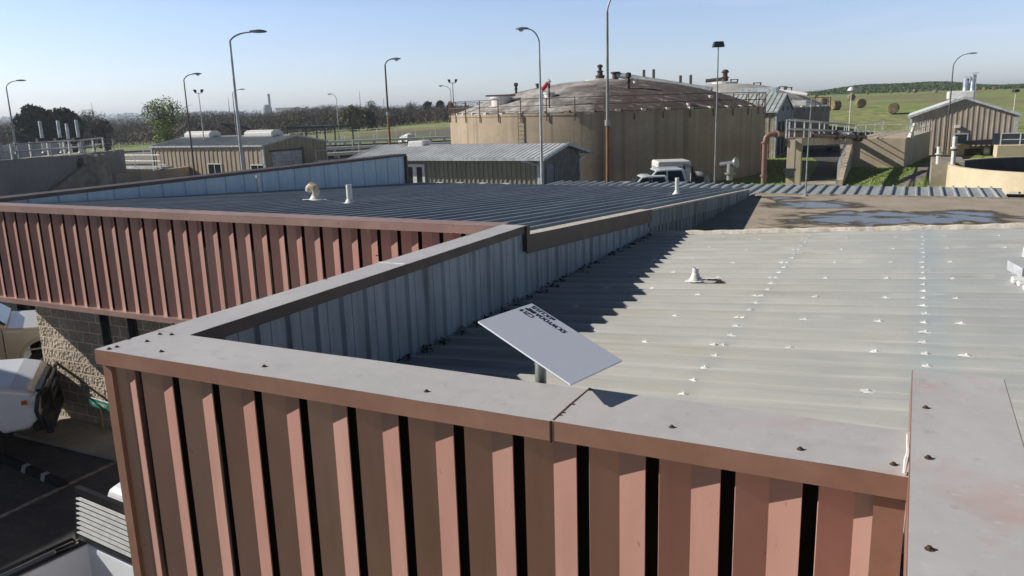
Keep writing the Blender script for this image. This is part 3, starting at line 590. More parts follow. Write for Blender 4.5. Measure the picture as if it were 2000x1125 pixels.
# ================================================================ lower left: cars, sign, wheel stop
m_glass=mat('car_glass',(.02,.03,.035),.05,0,.02,3); m_tyre=mat('tyre',(.015,.015,.015),.85,0,.1,20); m_rim=mat('rim_metal',(.45,.45,.46),.3,.8,.05,9)
m_chrome=mat('chrome',(.7,.7,.72),.18,1,.02,5); m_blk=mat('black_steel',(.018,.018,.02),.35,0,.05,12)
m_lamp=mat('amber_lens',(.65,.16,.03),.2,0,.05,8); m_clear=mat('clear_lens',(.75,.77,.8),.12,0,.04,8)
def paint(name,col):
    M=mat(name,col,.28,0,.015,1.3,(1,1,1),tuple(c*.96 for c in col)); nodes(M)[2].inputs['Coat Weight'].default_value=.5; return M
def pickup(label,body_m,group=None,bed=True,rack=False,emblem=False,guard=False,name='pickup_truck',cat='pickup truck'):
    """nose towards +X, centred on the wheelbase, ground z=0; 5.9 x 2.0 x 1.95 m"""
    t=thing(name,label,cat,(0,0,0),group); W2=.98; TW=.30
    def arch(cx,r=.48,n=10): return [(cx+r*math.cos(PI-PI*i/n),.55+r*math.sin(PI-PI*i/n)) for i in range(n+1)]
    fx,rx=1.85,-1.75
    # lower body side profile with wheel arches: front body (nose to cab back)
    prof=[(-.78,.45)]+[(fx-.48,.45)]+arch(fx)+[(fx+.48,.45),(2.75,.48),(2.93,.62),(2.95,.95),(2.86,1.15),(2.55,1.24),(1.35,1.33),(1.15,1.36),(-.78,1.36)]
    mb=MB(); mb.prism([(x,-W2,z) for x,z in prof],(0,2*W2,0)); body=mb.build('body',body_m,t,bevel=.09,seg=4)
    for s in (-1,1):
        for wx in (fx,): MB().tube([(wx+.50*math.cos(PI-PI*i/12),s*(W2-.005),.55+.50*math.sin(PI-PI*i/12)) for i in range(13)],.03,8).build('wheel_arch',body_m,body,smooth=True)
        MB().bar((-.75,s*(W2+.002),.82),(2.6,s*(W2+.002),.86),.02,.03).build('body_crease',body_m,body)
    # cab greenhouse: tapered
    cx=[(1.22,1.34,.93),(.62,1.90,.74),(.45,1.95,.70),(-.55,1.95,.70),(-.68,1.90,.74),(-.80,1.34,.93)]
    mb=MB(); k=[]
    for x,z,w in cx: mb.v+=[V((x,-w,z)),V((x,w,z))]
    n=len(cx); mb.f+=[tuple(2*i for i in range(n)),tuple(2*i+1 for i in range(n))[::-1]]+[(2*i,2*((i+1)%n),2*((i+1)%n)+1,2*i+1) for i in range(n)]
    cab=mb.build('cab',body_m,t,bevel=.045,seg=3)
    def lerp(a,b,f): return a+(b-a)*f
    def ww(z): return lerp(.935,.705,(z-1.34)/.61)+.006
    def gl(nm,poly): MB().prism(poly,(0,0,.0)).build(nm,m_glass,t)
    for s in (-1,1):
        for poly in (((1.02,1.40),(.60,1.84),(.18,1.86),(.18,1.40)),((.10,1.40),(.10,1.86),(-.52,1.86),(-.66,1.40))):
            MB().prism([V((x,s*ww(z),z)) for x,z in poly],(0,s*.008,0)).build('side_window',m_glass,t)
    MB().prism([(1.19,-.84,1.40),(1.19,.84,1.40),(.68,.69,1.86),(.68,-.69,1.86)],V((.02,0,.02))).build('windscreen',m_glass,t)
    MB().prism([(-.81,-.80,1.42),(-.81,.80,1.42),(-.71,.66,1.84),(-.71,-.66,1.84)],V((-.012,0,.0))).build('rear_window',m_glass,t)
    if bed:
        pr=[(-2.93,.55),(-2.93,1.38),(-.86,1.38),(-.86,.45),(rx+.48,.45)]+arch(rx)[::-1]+[(rx-.48,.50)]
        bd=None; mb=MB()
        for s in (-1,1): mb.prism([(x,s*W2,z) for x,z in pr],(0,-s*.16,0))
        mb.box((-2.95,-W2+.02,.55),(-2.85,W2-.02,1.36)); mb.box((-.92,-W2+.05,.5),(-.86,W2-.05,1.38))
        bd=mb.build('bed',body_m,t,bevel=.02)
        mb=MB().box((-2.85,-.82,.60),(-.92,.82,.64))
        for j in range(11): mb.box((-2.85,-.80+j*.15,.64),(-.95,-.74+j*.15,.655))
        mb.build('bed_liner',m_blk,bd)
        for s in (-1,1): MB().box((-2.93,s*.90-.07,1.381),(-.86,s*.90+.07,1.405)).build('bed_rail_cap',m_blk,bd,bevel=.008)
        for s in (-1,1):
            mb=MB(); mb.tube([(-2.7,s*.93,1.41),(-2.68,s*.93,1.45),(-1.0,s*.93,1.45),(-.98,s*.93,1.41)],.018,8)
            for x in (-2.6,-1.85,-1.1): mb.lathe((x,s*.88,1.405),[(.016,0),(.016,.014),(0,.018)],8)
            mb.build('bed_side_rail',m_blk,bd,smooth=True)
        MB().box((-3.05,-.9,.50),(-2.95,.9,.70)).build('rear_bumper',m_chrome,t,bevel=.02)
        for s in (-1,1): MB().box((-2.95,s*.90-.06,.85),(-2.925,s*.90+.06,1.25)).build('tail_light',mat('red_lens',(.35,.02,.02),.2),t)
    if rack:
        rk=MB(); x=-.97
        for s in (-1,1): rk.bar((x,s*.86,1.42),(x,s*.72,2.02),.05,.05)
        rk.bar((x,-.74,2.02),(x,.74,2.02),.05,.07); rk.bar((x,-.87,1.50),(x,.87,1.50),.05,.05)
        for s in (-1,1): rk.bar((x,s*.86,1.42),(x-.22,s*.90,1.42),.05,.02)
        rko=rk.build('headache_rack',m_blk,t)
        for j in range(8):
            z=1.55+j*.055; w=.84-.13*(z-1.42)/.6
            MB().add([(x-.035,-w,z),(x-.035,w,z),(x-.012,w,z+.022),(x-.012,-w,z+.022),(x-.037,-w,z+.004),(x-.037,w,z+.004),(x-.014,w,z+.026),(x-.014,-w,z+.026)],((0,3,2,1),(4,5,6,7),(0,1,5,4),(1,2,6,5),(2,3,7,6),(3,0,4,7))).build('slat',mat('louvre_grey',(.15,.165,.17),.6,.0,.08,9),rko)
        MB().box((x+.015,-.80,1.44),(x+.03,.80,2.0)).build('mesh_panel',m_blk,rko)
        MB().lathe((x-.06,-.35,1.93),[(.035,0),(.03,.02),(0,.024)],12).build('round_lamp',m_clear,rko)
        MB().box((x-.05,-.62,1.74),(x-.02,-.22,1.90)).build('mesh_window',m_blk,rko)
    for s in (-1,1):
        for wx in (fx,rx):
            y=s*(W2-.14)
            wh=bpy.data.objects.new('wheel',None); 
            w=MB(); pf=[(.24,-.12),(.36,-.125),(.40,-.09),(.41,0),(.40,.09),(.36,.125),(.24,.12)]; nn_=24
            for r,z in pf:
                for j in range(nn_): a=2*PI*j/nn_; w.v.append(V((wx+r*math.cos(a),y+z,.41+r*math.sin(a))))
            for i in range(len(pf)-1):
                for j in range(nn_): a=i*nn_+j; b=i*nn_+(j+1)%nn_; w.f.append((a,b,b+nn_,a+nn_))
            wo=w.build('wheel',m_tyre,t,smooth=True)
            r_=MB(); r_.tube([(wx,y+s*.02,.41),(wx,y+s*.07,.41),(wx,y+s*.10,.41)],[.245,.24,.10],20); 
            for j in range(6): a=2*PI*j/6; r_.bar((wx,y+s*.11,.41),(wx+.22*math.cos(a),y+s*.10,.41+.22*math.sin(a)),.05,.03,up=V((0,1,0)))
            r_.build('rim',m_rim,wo,smooth=True,ang=30)
    MB().box((2.86,-.72,.72),(2.965,.72,1.08)).build('grille',m_blk,t,bevel=.02)
    MB().box((2.80,-.95,.42),(3.02,.95,.66)).build('front_bumper',m_chrome if not guard else m_blk,t,bevel=.03)
    for s in (-1,1):
        MB().box((2.74,s*.87-.115,.84),(2.935,s*.87+.115,1.06)).build('headlight',m_clear,t,bevel=.03)
        MB().box((2.70,s*.97-.02,.92),(2.79,s*.97+.016,1.0)).build('side_marker',m_lamp,t,bevel=.01)
        mi=MB().box((.92,s*1.12-.11,1.36),(1.02,s*1.12+.11,1.60)).build('wing_mirror',m_blk,t,bevel=.03)
        MB().bar((.97,s*.92,1.40),(.97,s*1.05,1.44),.05,.04).build('mirror_arm',m_blk,mi)
        MB().box((-.02,s*(W2+.004)-.004,.55),(-.005,s*(W2+.004)+.002,1.34)).box((1.12,s*(W2+.004)-.004,.55),(1.135,s*(W2+.004)+.002,1.34)).build('door_seam',m_blk,t)
        MB().box((.05,s*(W2+.012)-.012,1.12),(.22,s*(W2+.012)+.012,1.16)).build('door_handle',m_blk,t,bevel=.006)
        if emblem:
            e=MB().box((.42,s*(W2+.004)-.003,.98),(.82,s*(W2+.004)+.003,1.12)).build('door_emblem',mat('emblem_cream',(.55,.45,.30),.5),t)
            MB().box((.44,s*(W2+.008)-.002,1.0),(.80,s*(W2+.008)+.002,1.03)).box((.44,s*(W2+.008)-.002,1.07),(.80,s*(W2+.008)+.002,1.10)).build('emblem_stripe',mat('emblem_red',(.35,.06,.04),.5),e)
    MB().box((.75,-.5,1.40),(1.20,-.47,1.42)).build('wiper',m_blk,t)
    if guard:
        gd=MB(); 
        for s in (-1,1):
            gd.bar((3.08,s*.42,.40),(3.08,s*.42,1.16),.07,.05); gd.tube([(3.08,s*.42,1.14),(3.07,s*.85,1.12),(2.96,s*.99,1.05),(2.90,s*1.0,.80),(2.96,s*.98,.48),(3.08,s*.8,.44),(3.08,s*.42,.44)],.035,8)
            gd.bar((3.0,s*.60,.78),(3.07,s*.95,.78),.03,.03)
        for z in (.62,.78,.94,1.12): gd.bar((3.08,-.42,z),(3.08,.42,z),.04,.04)
        gd.box((3.0,-.98,.36),(3.10,.98,.60)); gd.build('grille_guard',m_blk,t,smooth=False,bevel=.01)
    return t
m_tan=paint('tan_paint',(.52,.49,.39)); m_wpaint=paint('white_paint_car',(.78,.80,.83))
def place(t,x,y,deg,z=.012): t.location=V((x,y,z)); t.rotation_euler=(0,0,R(deg))
tr=pickup('beige pickup truck with a door emblem, half hidden behind the corner of the block wall',m_tan,emblem=True); place(tr,-18.1,9.15,55)
tr=pickup('white pickup truck with a black grille guard parked in front of the block wall',m_wpaint,guard=True); place(tr,-15.5,6.1,50)
tr=pickup('white pickup truck with open bed and black slatted headache rack beside the brown parapet corner',m_wpaint,rack=True); place(tr,-6.2,5.35,84)
# sign
m_green=mat('green_sign',(.02,.22,.14),.5,0,.03,8); m_wlet=mat('sign_white',(.75,.78,.75),.5,0,.03,8)
p=onz(203,847,.075); t=thing('parking_sign','small green name sign on a thin post at the foot of the block wall','sign',(p.x,p.y,.075),world=True)
MB().bar((p.x,p.y,.075),(p.x,p.y,.62),.028,.028).build('post',mat('wood_post',(.36,.28,.16),.8),t)
sd=V((.90,-.12,0)).normalized(); q=V((p.x-.20,p.y-.03,.60))
sb=MB().prism([q,q+sd*.62,q+sd*.62+V((0,0,.15)),q+V((0,0,.15))],(0,-.012,0)).build('board',m_green,t)
MB().bar(q+V((0,-.006,.155)),q+sd*.62+V((0,-.006,.155)),.02,.012).build('board_edge',m_wlet,sb)
cu=bpy.data.curves.new('x','FONT'); cu.body='SUPERINTENDENT'; cu.size=.075; cu.extrude=.001; cu.space_character=.95
o=bpy.data.objects.new('x',cu); COL.objects.link(o); bpy.context.view_layer.update(); me=bpy.data.meshes.new_from_object(o.evaluated_get(bpy.context.evaluated_depsgraph_get())); bpy.data.objects.remove(o)
off=V(t['_w'])
for v in me.vertices: c=v.co.copy(); v.co=q+sd*(.10+c.x*.78)+V((0,-.0135-c.z,.05+c.y))-off
me.materials.append(m_wlet); o=bpy.data.objects.new('lettering',me); COL.objects.link(o); o.parent=sb; o['_w']=tuple(off)
# wheel stop with two white reflectors
a=onz(18,905,.0); b=onz(98,940,.0); 
t=thing('wheel_stop','black rubber wheel stop with two white patches on the shaded asphalt','wheel stop',tuple(((a+b)/2).to_tuple()[:2])+(.012,),world=True)
d=(b-a).normalized(); wv=V((-d.y,d.x,0))
def bev(a,b,w,h,z): return [a-wv*w+V((0,0,z)),a+wv*w+V((0,0,z)),a+wv*w*.55+V((0,0,z+h)),a-wv*w*.55+V((0,0,z+h))]
MB().prism(bev(a-d*.2,b,.075,.10,.012),(b-a)+d*.6).build('stop',m_tyre,t)
L_=(b-a).length
for f in (.42,.88):
    MB().prism(bev(a+d*(L_*f),b,.077,.102,.012),d*.12).build('reflector',mat('dull_white',(.45,.46,.47),.6,0,.1,20),t)
# dark rows of stock at the far side of the lot (seen under the fascia)
for i,(px,w,h,lb) in enumerate(((8,1.4,1.1,'dark equipment crate under the fascia at the left edge'),(34,1.3,.95,'dark equipment crate with a pale label panel, between two crates'),(60,1.4,1.1,'dark equipment crate nearest the block wall corner'))):
    p=onz(px,612,0); t=thing('equipment_crate',lb,'crate',(p.x,p.y,.012),'dark crates beyond the beige truck',world=True)
    mb=MB().box((p.x-w/2,p.y,.1),(p.x+w/2,p.y+1,h)); mb.build('body',m_blk,t,bevel=.02)
    MB().box((p.x-w/2,p.y-.01,.012),(p.x-w/2+.12,p.y+1,.1)).box((p.x+w/2-.12,p.y-.01,.012),(p.x+w/2,p.y+1,.1)).build('skid',m_conc,t)
    if i==1: MB().box((p.x-.2,p.y-.012,.5),(p.x+.2,p.y-.001,.75)).build('label_plate',m_grey,t)
# neighbour building outside the frame on the left, whose shadow falls over the lot
t=thing('neighbour_building','beige metal building standing left of the parking lot','building',(-26,2,0),world=True)
mb=MB(); corrug(mb,(-22.2,-14,0),(0,1,0),18.6,(0,0,1),0,7.2,(1,0,0),[(0,0),(.4,0),(.5,.03),(.7,.03),(.8,0)],.3); corrug(mb,(-30,4.6,0),(1,0,0),7.8,(0,0,1),0,7.2,(0,1,0),[(0,0),(.4,0),(.5,.03),(.7,.03),(.8,0)],.3)
mb.build('wall',mat('beige_siding',(.40,.35,.27),.6,0,.05,2),t); MB().box((-30,-14,7.2),(-22.18,4.6,7.32)).build('roof',m_strip,t)
# ================================================================ sheds behind
m_beige=mat('beige_siding',(.40,.35,.27),.6,0,.05,2,(1,1,.3),(.35,.30,.23))
m_olive=mat('olive_siding',(.31,.29,.21),.6,0,.05,2,(1,1,.3),(.26,.245,.175))
m_wtrim=mat('pale_blue_trim',(.55,.60,.63),.45,0,.05,4)
m_wroof=mat('galvalume_roof',(.70,.72,.72),.45,.0,.08,.9,(1,1,1),(.54,.56,.57),.35,.65)
over(m_wroof,(.20,.17,.13),nmask(.8,.60,.74,(1,.35,1)),.5)
SIDE=[(0,0),(.45,0),(.5,.045),(.72,.045),(.78,0)]
def gable_shed(name,label,cat,x0,x1,y0,y1,ze,zr,axis,wm,rm,over_=.35,pitch=.3048,ribx=.3048,group=None,gutter=True,roof_h=.035):
    """gabled metal building; axis 'x': ridge along X, 'y': ridge along Y"""
    t=thing(name,label,cat,((x0+x1)/2,(y0+y1)/2,gh((x0+x1)/2,(y0+y1)/2)),group,world=True)
    RPx=[(0,0),(.6,0),(.66,roof_h),(.82,roof_h),(.88,0)]
    def slope(z0,z1,d): return V((0,0,0))
    if axis=='x':
        ym=(y0+y1)/2; gz=lambda u: ze+(zr-ze)*(1-abs(u-(ym-y0))/(ym-y0))-.03
        mb=MB(); corrug(mb,(x0,y0,0),(1,0,0),x1-x0,(0,0,1),0,ze-.02,(0,-1,0),SIDE,pitch); mb.build('wall',wm[0],t); mb=MB(); corrug(mb,(x0,y1,0),(1,0,0),x1-x0,(0,0,1),0,ze-.02,(0,1,0),SIDE,pitch); t_w=mb.build('wall',wm[0],t)
        mb=MB(); corrug(mb,(x1,y0,0),(0,1,0),y1-y0,(0,0,1),0,gz,(1,0,0),SIDE,pitch); mb.build('gable_wall',wm[-1],t); mb=MB(); corrug(mb,(x0,y0,0),(0,1,0),y1-y0,(0,0,1),0,gz,(-1,0,0),SIDE,pitch); mb.build('gable_wall',wm[-1],t)
        mb=MB(); s=(zr-ze)/(ym-y0); L_=ym-y0+over_
        corrug(mb,(x0-over_,y0-over_,ze-s*over_+.02),(1,0,0),x1-x0+2*over_,V((0,1,s)),0,L_,V((0,-s,1)).normalized(),RPx,ribx)
        corrug(mb,(x0-over_,y1+over_,ze-s*over_+.02),(1,0,0),x1-x0+2*over_,V((0,-1,s)),0,L_,V((0,s,1)).normalized(),RPx,ribx)
        rf=mb.build('roof',rm,t); q=MB()
        for yy,dy in ((y0-over_,-.12),(y1+over_,.12)):
            a,b=sorted((yy,yy+dy)); MB().box((x0-over_,a,ze-s*over_-.12),(x1+over_,b,ze-s*over_+.03)).build('gutter',m_wtrim,t)
        q=MB()
        for xx in (x0-over_,x1+over_):
            for ya in (y0-over_,y1+over_):
                q=MB(); q.prism([(xx-.03,ya,ze-s*over_-.10),(xx+.03,ya,ze-s*over_-.10),(xx+.03,ya,ze-s*over_+.07),(xx-.03,ya,ze-s*over_+.07)],V((0,ym-ya,zr-(ze-s*over_)))); q.build('rake_trim',m_wtrim,t)
        q=MB()
        for xx in (x0,x1):
            for yy in (y0,y1): MB().box((xx-.09,yy-.09,0),(xx+.09,yy+.09,ze-.06)).build('corner_trim',m_wtrim,t)
    else:
        xm=(x0+x1)/2; gz=lambda u: ze+(zr-ze)*(1-abs(u-(xm-x0))/(xm-x0))-.03
        mb=MB(); corrug(mb,(x0,y0,0),(0,1,0),y1-y0,(0,0,1),0,ze-.02,(-1,0,0),SIDE,pitch); mb.build('wall',wm[0],t); mb=MB(); corrug(mb,(x1,y0,0),(0,1,0),y1-y0,(0,0,1),0,ze-.02,(1,0,0),SIDE,pitch); mb.build('wall',wm[0],t)
        mb=MB(); corrug(mb,(x0,y0,0),(1,0,0),x1-x0,(0,0,1),0,gz,(0,-1,0),SIDE,pitch); mb.build('gable_wall',wm[-1],t); mb=MB(); corrug(mb,(x0,y1,0),(1,0,0),x1-x0,(0,0,1),0,gz,(0,1,0),SIDE,pitch); mb.build('gable_wall',wm[-1],t)
        mb=MB(); s=(zr-ze)/(xm-x0); L_=xm-x0+over_
        corrug(mb,(x0-over_,y0-over_,ze-s*over_+.02),(0,1,0),y1-y0+2*over_,V((1,0,s)),0,L_,V((-s,0,1)).normalized(),RPx,ribx)
        corrug(mb,(x1+over_,y0-over_,ze-s*over_+.02),(0,1,0),y1-y0+2*over_,V((-1,0,s)),0,L_,V((s,0,1)).normalized(),RPx,ribx)
        mb.build('roof',rm,t); q=MB()
        for yy in (y0-over_,y1+over_):
            for xa in (x0-over_,x1+over_):
                q=MB(); q.prism([(xa,yy-.03,ze-s*over_-.14),(xa,yy+.03,ze-s*over_-.14),(xa,yy+.03,ze-s*over_+.08),(xa,yy-.03,ze-s*over_+.08)],V((xm-xa,0,zr-(ze-s*over_)))); q.build('rake_trim',m_wtrim,t)
        q=MB()
        for xx in (x0,x1):
            for yy in (y0,y1): MB().box((xx-.10,yy-.10,0),(xx+.10,yy+.10,ze-.06)).build('corner_trim',m_wtrim,t)
    return t
def window(t,p,w,h,n,dep=.05,bars=1,fm=None,name='window',k=.10,bw=.025):
    """p lower left corner on the wall; n outward horizontal normal"""
    n=V(n); u=V((-n.y,n.x,0)); p=V(p)
    f=MB()
    for a,b,c,d in ((0,0,w,k),(0,h-k,w,h),(0,k,k,h-k),(w-k,k,w,h-k)):
        f.prism([p+u*a+V((0,0,b)),p+u*c+V((0,0,b)),p+u*c+V((0,0,d)),p+u*a+V((0,0,d))],n*dep)
    for i in range(bars): x=w*(i+1)/(bars+1); f.prism([p+u*(x-bw)+V((0,0,k)),p+u*(x+bw)+V((0,0,k)),p+u*(x+bw)+V((0,0,h-k)),p+u*(x-bw)+V((0,0,h-k))],n*dep)
    o=f.build(name,fm or m_white,t)
    MB().prism([p+u*k+V((0,0,k)),p+u*(w-k)+V((0,0,k)),p+u*(w-k)+V((0,0,h-k)),p+u*k+V((0,0,h-k))],n*dep*.4).build('pane',m_glass,o); return o
# middle shed
e1=onz(1062,311,2.72); e2=onz(1146,297,2.72); xR=e1.x; y0=e1.y; y1=y0+6.9; ymd=(y0+y1)/2; rq=ony(747,280,ymd); xL=rq.x; rz_=ony(1095,279,ymd).z; print('ridge',rz_)
ms=gable_shed('maintenance_shed','olive metal shed with pale ribbed gable roof in front of the big tank','shed',xL+.5,xR-.45,y0+.45,y1-.45,2.86,rz_-.05,'x',(m_olive,mat('grey_siding',(.22,.23,.22),.6,0,.05,2)),m_wroof,over_=.55)
pw=ony(793,357,y0+.42); window(ms,(pw.x,y0+.40,pw.z-.9),1.45,2.05,(0,-1,0),bars=1,name='double_door',k=.17,bw=.14)
x1=xR-.45
MB().box((x1-.12,y0+.33,0),(x1+.03,y0+.46,2.3)).bar((x1-.05,y0+.4,2.35),(x1-.9,y0-.1,2.62),.10,.10).build('downpipe',m_wtrim,ms)
MB().box((x1+.01,y1-.6,0),(x1+.10,y1-.5,2.3)).bar((x1+.05,y1-.55,2.3),(x1+.35,y1-.1,2.62),.08,.08).build('downpipe',m_wtrim,ms)
q=MB(); 
for j in range(9): q.box((x1+.035,y0+1.2,.9+j*.16),(x1+.08,y0+2.1,1.0+j*.16))
q.box((x1+.03,y0+1.15,.85),(x1+.045,y0+2.15,2.35)); q.build('louvre_vent',mat('louvre_blue',(.22,.26,.32),.5,0,.05,4),ms)
pv=onz(820,281,4.1); yv=(y0+y1)/2; MB().box((ony(805,281,yv).x,yv-.5,rz_-.2),(ony(834,281,yv).x,yv+.6,rz_+.22)).build('roof_vent',m_white,ms,bevel=.08)
# left shed
c=onz(513,285,2.95); a=onz(276,288,2.95)
yc=c.y; ls=gable_shed('workshop_shed','long beige metal shed with two rounded white roof ventilators behind the blue parapet','shed',a.x+.3,c.x,yc,yc+8.7,3.02,3.72,'x',(mat('tan_siding',(.44,.36,.27),.6,0,.05,2,(1,1,.3),(.36,.29,.21)),m_olive),mat('grey_roof',(.36,.38,.39),.5,0,.08,1.2,(1,1,1),(.28,.30,.315)),over_=.12,pitch=.55)
L0=a.x+.3; Lw=c.x-L0
for px_,py_,w,h in ((310,321,1.0,2.0),(405,319,1.8,1.2),(489,321,1.8,1.2)):
    q=ony(px_,py_,yc-.05); window(ls,(q.x,yc-.04,q.z-h),w,h,(0,-1,0),bars=1 if w>1 else 0)
q=MB(); X=c.x+.03
for j in range(7): q.box((X,yc+1.0,.03+j*.33),(X+.05,yc+5.0,.33+j*.33))
d=q.build('roller_door',mat('pale_door',(.50,.55,.60),.5,0,.04,3),ls); MB().box((X+.0,yc+5.0,0),(X+.07,yc+5.35,2.6)).box((X,yc+.7,2.36),(X+.06,yc+5.0,2.5)).build('door_frame',m_blk,d)
ym=yc+4.35
for px in (396,515):
    q=ony(px,266,ym); o=MB(); n_=12
    pts=[(0,-.62,3.72),(0,.62,3.72),(0,.80,3.95),(0,.78,4.28),(0,.42,4.52),(0,-.42,4.52),(0,-.78,4.28),(0,-.80,3.95)]
    o.prism([V((q.x-1.75,ym+y,z-.24)) for _,y,z in pts],(3.5,0,0)); o.build('roof_ventilator',m_white,ls,bevel=.06)
MB().box((L0+5,ym-.12,3.66),(c.x-.5,ym+.12,3.78)).build('ridge_cap',m_white,ls)
# right building
YB=88.0; rbL=ony(1774,222,YB); rbR=ony(1996,220,YB); rdg=ony(1893,190,YB)
m_rb=mat('tan_ribbed_siding',(.47,.39,.31),.6,0,.05,2,(1,1,.3),(.36,.31,.26))
rb=gable_shed('blower_building','tan ribbed metal building with silver stacks, gable end facing, below the grassy hill','building',rbL.x+.3,rbR.x-.3,YB,YB+16,rbL.z-.2,rdg.z,'y',(m_rb,m_rb),m_wroof,over_=.35,pitch=.44)
xm=(rbL.x+rbR.x)/2
MB().box((xm-1.4,YB+2,rdg.z-.15),(xm+.9,YB+5.5,rdg.z+.62)).build('ridge_vent',m_white,rb,bevel=.12)
for dx,dh in ((.15,2.0),(.75,2.35)):
    o=MB().lathe((xm+dx,YB+4,rdg.z-.2),[(.30,0),(.30,.6),(.26,.7),(.26,dh)],14).build('stack',mat('silver_stack',(.60,.62,.64),.3,.6,.06,3),rb,smooth=True)
    MB().lathe((xm+dx,YB+4,rdg.z-.2+dh+.12),[(.0,.03),(.42,.03),(.42,0),(0,0)],14).build('stack_cap',m_grey,o)
p=ony(1862,277,YB); window(rb,(p.x,YB-.06,p.z-.3),1.2,1.1,(0,-1,0),bars=0,fm=m_wtrim)
p=ony(1870,250,YB); MB().box((p.x-.25,YB-.35,p.z),(p.x+.25,YB-.03,p.z+.25)).build('wall_lamp',m_white,rb,bevel=.03)
# tall control shed between the tanks
p=onz(1512,309,0); y2=onx(1544,290,p.x).y; cs=gable_shed('control_shed','tall narrow metal shed with a steep pale roof squeezed between the two round tanks','shed',p.x-6,p.x,p.y,y2,4.6,6.3,'x',(m_beige,mat('blue_grey_siding',(.27,.32,.36),.6,0,.05,2)),mat('pale_green_roof',(.52,.57,.55),.45,0,.05,1.5),over_=.18,pitch=.5,roof_h=.06,ribx=.5)
dy=(y2-p.y)
for i in range(4): MB().box((p.x+.03,p.y+dy*(.14+i*.22),.2),(p.x+.07,p.y+dy*(.26+i*.22),3.5)).build('louvre_slot',m_black,cs)
for i in range(2): MB().tube([(p.x+.02,p.y+dy*(.38+i*.3),4.8),(p.x+.08,p.y+dy*(.38+i*.3),4.8)],.22,12).build('round_vent',m_black,cs)
MB().box((p.x-4.6,p.y+dy*.5,6.1),(p.x-.9,p.y+dy*.5+1.6,6.95)).build('roof_box',m_wtrim,cs,bevel=.03)
# ================================================================ ROUND TANKS
def azp(x,y): d=ray(x,y); return math.atan2(d.x,d.y)
m_tank=mat('tank_concrete',(.42,.335,.235),.85,0,.06,.6,(1,1,1),(.35,.28,.195),.35,.7,bump=.01,bscale=3)
over(m_tank,(.22,.17,.115),nmask(1.0,.5,.62,(1,1,.03)),.42)
over(m_tank,(.30,.12,.05),nmask(.8,.62,.68,(1,1,.02),(3,7,0)),.6)
over(m_tank,(.13,.10,.07),nmask(2.6,.58,.62,(1,1,.015),(1,5,0)),.38)
over(m_tank,(.50,.42,.32),nmask(1.4,.6,.7,(1,1,.03),(8,1,0)),.4)
m_dome=mat('dome_roofing',(.47,.45,.42),.85,0,.22,.55,(1,1,1),(.20,.185,.175),.38,.58,bump=.03,bscale=2.5)
over(m_dome,(.62,.60,.57),nmask(.9,.60,.70),.6)
over(m_dome,(.15,.125,.11),nmask(1.9,.50,.62,(1,1,1),(3,3,0)),.6)
m_dome_w=mat('pale_dome',(.46,.46,.44),.8,0,.12,.5,(1,1,1),(.36,.35,.33))
m_railbr=mat('rusty_rail',(.15,.085,.06),.7,0,.2,6); m_gal=mat('galvanised_rail',(.66,.67,.65),.5,.1,.08,4)
def tank(label,cx,cy,r,zt,rise,wm,dm,rail):
    t=thing('digester_tank',label,'tank',(cx,cy,0),world=True)
    MB().lathe((cx,cy,0),[(r,0),(r,zt-.15),(r+.04,zt-.15),(r+.04,zt),(r-.35,zt),(r-.35,zt-.3)],160).build('wall',wm,t,smooth=True,ang=30)
    prof=[]; Rr=(rise*rise+(r-.4)**2)/(2*rise)
    for i in range(15): q=(r-.4)*(1-i/14.0); prof.append((q,zt+.05+math.sqrt(Rr*Rr-q*q)-(Rr-rise)))
    mb=MB().lathe((cx,cy,0),[(r-.4,zt-.3)]+prof,96); rnd=random.Random(3)
    for v in mb.v: v.z+=rnd.uniform(-.018,.018)
    dome=mb.build('dome',dm,t,smooth=True)
    q=MB(); n_=44
    for i in range(n_): a=2*PI*i/n_; MB().box((cx+(r-.52)*math.cos(a)-.16,cy+(r-.52)*math.sin(a)-.16,zt-.02),(cx+(r-.52)*math.cos(a)+.16,cy+(r-.52)*math.sin(a)+.16,zt+.17),rz=a).build('rim_block',m_lime if wm is m_tank else m_white,t)
    n_=40
    for i in range(n_):
        a=2*PI*i/n_+.04; x,y=cx+(r+.07)*math.cos(a),cy+(r+.07)*math.sin(a)
        MB().bar((x,y,zt-.55),(x,y,zt+1.05),.06,.06).build('rail_post',rail,t)
    for z in (zt+.55,zt+1.05):
        pts=[(cx+(r+.07)*math.cos(2*PI*i/80),cy+(r+.07)*math.sin(2*PI*i/80),z) for i in range(81)]
        MB().tube(pts,.027,6,cap=False).build('rail',rail,t)
    return t,dome
a0,a1=azp(881,280),azp(1491,280); am,ah=(a0+a1)/2,(a1-a0)/2; D1=70.0; r1=D1*math.sin(ah); T1=V((D1*math.sin(am),D1*math.cos(am),0))
